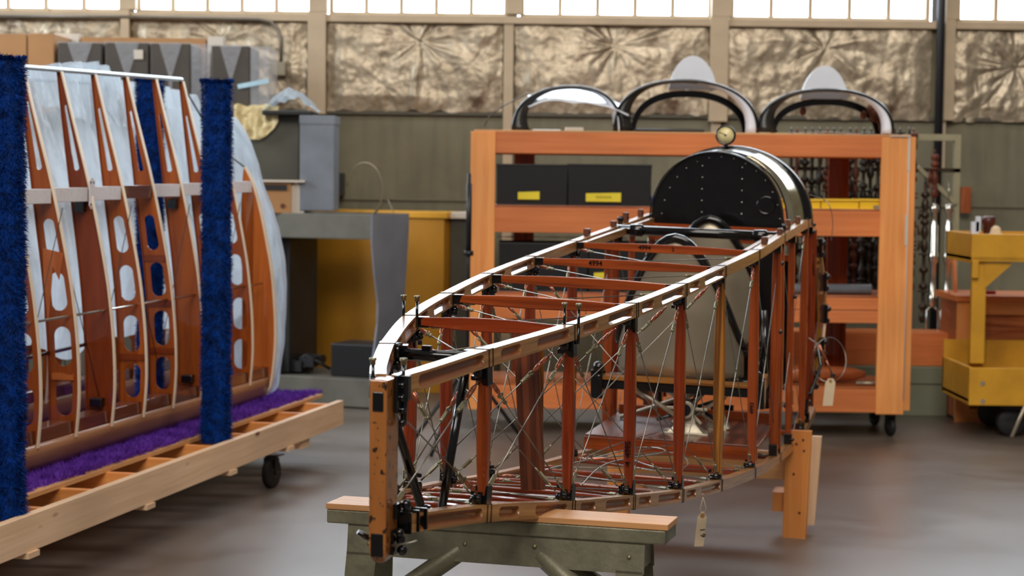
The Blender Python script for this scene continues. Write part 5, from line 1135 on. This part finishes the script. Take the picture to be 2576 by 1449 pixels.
# carton on the washer
P = wp(-.58, .05, ztp + .005); CB_ = thing('open_carton', P, 'small brown open carton with a round mark, standing on the grey parts washer', 'box')
K = at(700, 528, 13.75); X0_, X1_ = at(640, 500, 13.75).x, at(733, 500, 13.75).x; zl = ztp - .0; zh = at(700, 458, 13.75).z
b = MB(); b.bb(X0_, X1_, 13.74, 14.1, zl, zh); b.build('carton_body', M['card'], CB_); b = MB(); b.bb(X1_, X1_ + .09, 13.76, 14.1, zl, zh - .02); b.build('carton_side', M['cardpale'], CB_)
b = MB(); b.bb(X0_ - .02, X1_ + .10, 13.71, 13.9, zh, zh + .015); b.build('carton_flap', M['cardpale'], CB_); b = MB(); b.bb(X0_ + .06, X1_ - .03, 13.732, 13.74, zh - .06, zh - .02); b.build('hand_slot', M['black_matte'], CB_)
b = MB(); b.lathe(V((X1_ - .06, 13.738, zl + .05)), V((0, -1, 0)), [(.018, 0), (.018, .002)], 14); b.build('round_mark', M['rust'], CB_)
# mustard cabinet behind the washer
YP = at(1118, 548, 14.6); YB = thing('mustard_cabinet', V((-1.1, 14.9, 0)), 'mustard yellow cabinet with a pale worn top edge behind the parts washer', 'cabinet')
X_ = V((cos(YW), -sin(YW), 0)); Y_ = V((sin(YW), cos(YW), 0)); P0 = V((YP.x, 14.55, 0))
b = MB(); b.box(P0 - X_ * .56 + Y_ * .20 + FZ * (YP.z / 2), 1.12, .40, YP.z, X_, Y_, FZ); b.build('cabinet_body', M['yellowcab'], YB, bevel=.004)
b = MB(); b.box(P0 - X_ * .54 + Y_ * .20 + FZ * (YP.z + .02), 1.14, .44, .05, X_, Y_, FZ); b.build('cabinet_top', M['yellow'], YB, bevel=.006)
b = MB(); b.box(P0 + X_ * .13 + Y_ * .26 + FZ * (YP.z / 2), .24, .30, YP.z - .02, X_, Y_, FZ); b.build('side_column', M['olive'], YB); b = MB(); b.box(P0 + X_ * .13 + Y_ * .24 + FZ * (YP.z + .02), .26, .36, .05, X_, Y_, FZ); b.build('side_top', M['cardpale'], YB, bevel=.004)
# ================================================================== THE HALL
YW0 = 15.7
def wx(x, Y=YW0 - .1): return at(x, 150, Y).x
def wz(y, Y=YW0 - .1): return at(1288, y, Y).z
b = MB(); b.bb(-9, 9, -3, YW0 + .3, -.05, 0); b.build('floor', M['floor'], None, kind='structure', org=(0, 0, 0))
ZF0, ZF1, ZW = wz(285), wz(52), wz(36)
ZTOP = ZW + 3.2
b = MB(); b.bb(-9, 9, YW0, YW0 + .12, 0, ZW - .02); b.build('wall_back', M['wall'], None, kind='structure')
b = MB(); b.bb(-9, 9, YW0, YW0 + .12, ZTOP, ZTOP + 1.8); b.build('wall_header', M['beige'], None, kind='structure')
b = MB(); b.bb(-9, 9, YW0 - .10, YW0 + .02, ZW - .075, ZW - .015); b.build('trim_1', M['beige'], None, kind='structure', bevel=.004)
b = MB(); b.bb(-9, 9, YW0 - .04, YW0, ZF0 - .02, ZF0 + .01); b.build('trim_2', M['darkwall'] if 'darkwall' in M else M['wall'], None, kind='structure')
b = MB(); b.bb(-9, 9, YW0 - .02, YW0, wz(508) - .0, wz(508) + .012); b.build('trim_3', M['wall'], None, kind='structure')
b = MB(); b.bb(-9, wx(-180) - .05, YW0, YW0 + .12, ZW - .02, ZTOP); b.build('wall_back_left', M['wall'], None, kind='structure')
b = MB(); b.bb(wx(2900) + .05, 9, YW0, YW0 + .12, ZW - .02, ZTOP); b.build('wall_back_right', M['wall'], None, kind='structure')
n = 4
def post(x0, x1, z0, z1, m='beige', dep=.12):
    global n
    b = MB(); b.bb(wx(x0), wx(x1), YW0 - dep, YW0 + .0, z0, z1); b.build('trim_%d' % n, M[m], None, kind='structure', bevel=.004); n += 1
bays = [(-180, 300), (342, 778), (830, 1272), (1313, 1788), (1843, 2338), (2413, 2900)]
gaps = [(300, 342), (778, 822), (1272, 1313), (1788, 1838), (2376, 2413)]
for x0, x1 in gaps: post(x0, x1, ZW, ZTOP)
post(304, 326, wz(300), ZW); post(774, 820, wz(293), ZW); post(1267, 1292, 0, ZW, dep=.08); post(1786, 1832, wz(300), ZW); post(1794, 1818, 0, wz(300), dep=.06); post(2376, 2402, wz(290), ZW); post(2368, 2386, wz(410), wz(290), dep=.07)
b = MB(); b.tube([V((wx(2361), YW0 - .16, 0)), V((wx(2361), YW0 - .16, ZTOP))], .034, 14); b.build('trim_%d' % n, M['pipeblack'], None, kind='structure'); n += 1
for k, (x0, x1) in enumerate(bays):
    X0, X1 = wx(x0), wx(x1); W = thing('window_%d' % (k + 1), V(((X0 + X1) / 2, YW0, ZW)), kind='structure')
    b = MB(); b.bb(X0 - .04, X1 + .04, YW0 + .05, YW0 + .06, ZW - .01, ZTOP); b.build('pane', M['pane'], W)
    b = MB(); N = 5
    for i in range(N + 1): x = lerp(X0, X1, i / N); b.bb(x - .018, x + .018, YW0 + .0, YW0 + .05, ZW - .01, ZTOP)
    for j in range(8): z = lerp(ZW, ZTOP, j / 7); b.bb(X0, X1, YW0 + .02, YW0 + .05, z - .016, z + .016)
    b.build('window_frame', M['beige'], W)
# crinkled foil insulation between the posts
def foilpanel(x0, x1, cx, cy, lab, seed, y0=54, y1=283, nm='insulation_panel'):
    X0, X1, Z1, Z0 = wx(x0), wx(x1), wz(y0), wz(y1); c = V((wx(cx), wz(cy))); c2 = V((wx(cx - 90), wz(cy + 110))); c3 = V((wx(cx + 130), wz(cy + 60)))
    def fn(x, y):
        X = lerp(X0, X1, x); Z = lerp(Z0, Z1, y); q = V((X, Z)); h = 0
        for cc, A, R in ((c, .038, .42), (c2, .010, .25), (c3, .010, .22)):
            d = q - cc; r = d.length; a = atan2(d.y, d.x); h -= A * math.exp(-r / R * 1.4) ; h += A * .55 * (1.2 * noise.noise(V((cos(a) * 2.6, sin(a) * 2.6, seed + r * 2.5))) + .5 * noise.noise(V((cos(a) * 6, sin(a) * 6, seed + r * 4)))) * 1.6 * (.35 + 1.1 * abs(noise.noise(V((X * 2.2, Z * 2.2, seed + 20)))) * 2) * math.exp(-((r - .15) / R) ** 2) * .75
        ed = min(x, 1 - x, y * .5, (1 - y) * .5); h += .03 * min(1, ed * 12)
        h += .024 * noise.noise(V((X * 3, Z * 3.4, seed))) + .007 * noise.noise(V((X * 13, Z * 11, seed + 5))) + .003 * noise.noise(V((X * 30, Z * 26, seed + 7))) + .02 * abs(noise.noise(V((X * 9, Z * 2.2, seed + 9)))) * (1 - y)
        ex = .02 * noise.noise(V((Z * 12, seed, 0))) * (1 if x < .01 or x > .99 else 0); ez = .03 * noise.noise(V((X * 9, seed, 4))) * (1 if y < .01 or y > .99 else 0)
        return V((X + ex, YW0 - .045 - max(h, -.035), Z + ez))
    b = MB(); b.grid(fn, 130, 70); b.build(nm, M['foil'], None, lab, 'insulation panel', 'foil insulation panels on the back wall')
foilpanel(-120, 300, 90, 120, 'dull crinkled foil panel above the cardboard boxes at the far left', 1)
foilpanel(328, 770, 560, 110, 'crinkled foil panel with a grey electrical box in front, above the dark crates', 2)
foilpanel(822, 1264, 1055, 105, 'crinkled foil panel above bare wall, left of the arched fairings', 3)
foilpanel(1296, 1784, 1548, 112, 'crinkled foil panel behind the white fairing, deep pinch in its middle', 4)
foilpanel(1834, 2346, 2078, 112, 'crinkled foil panel behind the right dome, left of the black pipe', 5, y1=290)
foilpanel(2404, 2760, 2560, 150, 'brown-spotted foil panel at the right edge of the wall', 6, y1=292)
# electrical box and conduit
EB = thing('electrical_box', at(699, 190, YW0 - .1), 'small grey electrical box with a conduit running up and left along the sill', 'electrical box')
b = MB(); A = at(681, 156, YW0 - .16); B = at(717, 190, YW0 - .16); b.bb(A.x, B.x, YW0 - .16, YW0 - .08, B.z, A.z); b.build('box_body', M['boxgrey'] if 'boxgrey' in M else M['rackolive'], EB, bevel=.006)
b = MB(); b.tube([at(707, 156, YW0 - .12), at(708, 100, YW0 - .12), at(700, 72, YW0 - .12), at(680, 54, YW0 - .12), at(650, 48, YW0 - .12), at(300, 42, YW0 - .12), at(-60, 40, YW0 - .12)], .014, 8); b.build('conduit', M['conduit'], EB)

# ================================================================== LIGHT
w = bpy.data.worlds.new('world'); bpy.context.scene.world = w; w.use_nodes = True
bg = w.node_tree.nodes['Background']; bg.inputs[0].default_value = (1.0, .95, .90, 1); bg.inputs[1].default_value = WORLD
def area(nm, loc, tgt, sx, sy, e, col):
    l = bpy.data.lights.new(nm, 'AREA'); l.shape = 'RECTANGLE'; l.size = sx; l.size_y = sy; l.energy = e; l.color = col
    o = bpy.data.objects.new(nm, l); C.objects.link(o); o.location = loc; o.rotation_euler = (V(tgt) - V(loc)).to_track_quat('-Z', 'Y').to_euler(); return o
area('overhead_fill', (1.5, 5.5, 7.2), (1.0, 12.5, 1.0), 5, 1.5, FILL1, (1.0, .92, .82))  # unseen warm fill from overhead, aimed at the cart fronts
area('wall_fill', (0, 11.8, 6.6), (.3, 15.7, 2.2), 9, 1.2, FILL4, (1.0, .93, .84))  # added fill to brighten the foil wall, no known fixture
area('side_fill', (-8, 11.5, 4.5), (-2, 8.5, 1.2), 4, 3, FILL3, (.82, .91, 1.0))  # added cool fill shining through the plastic sheet, no known window
area('front_fill', (-1, -3, 8.5), (.8, 9, 1.0), 8, 3, FILL2, (1.0, .94, .88))  # unseen warm fill from above and behind the camera
sc = bpy.context.scene
sc.view_settings.view_transform = 'Standard'; sc.view_settings.look = 'None'; sc.view_settings.gamma = 1; sc.view_settings.exposure = EXPO; sc.view_settings.use_curve_mapping = False
sc.cycles.max_bounces = 7; sc.cycles.diffuse_bounces = 3; sc.cycles.glossy_bounces = 4; sc.cycles.transparent_max_bounces = 16; sc.cycles.sample_clamp_indirect = 6
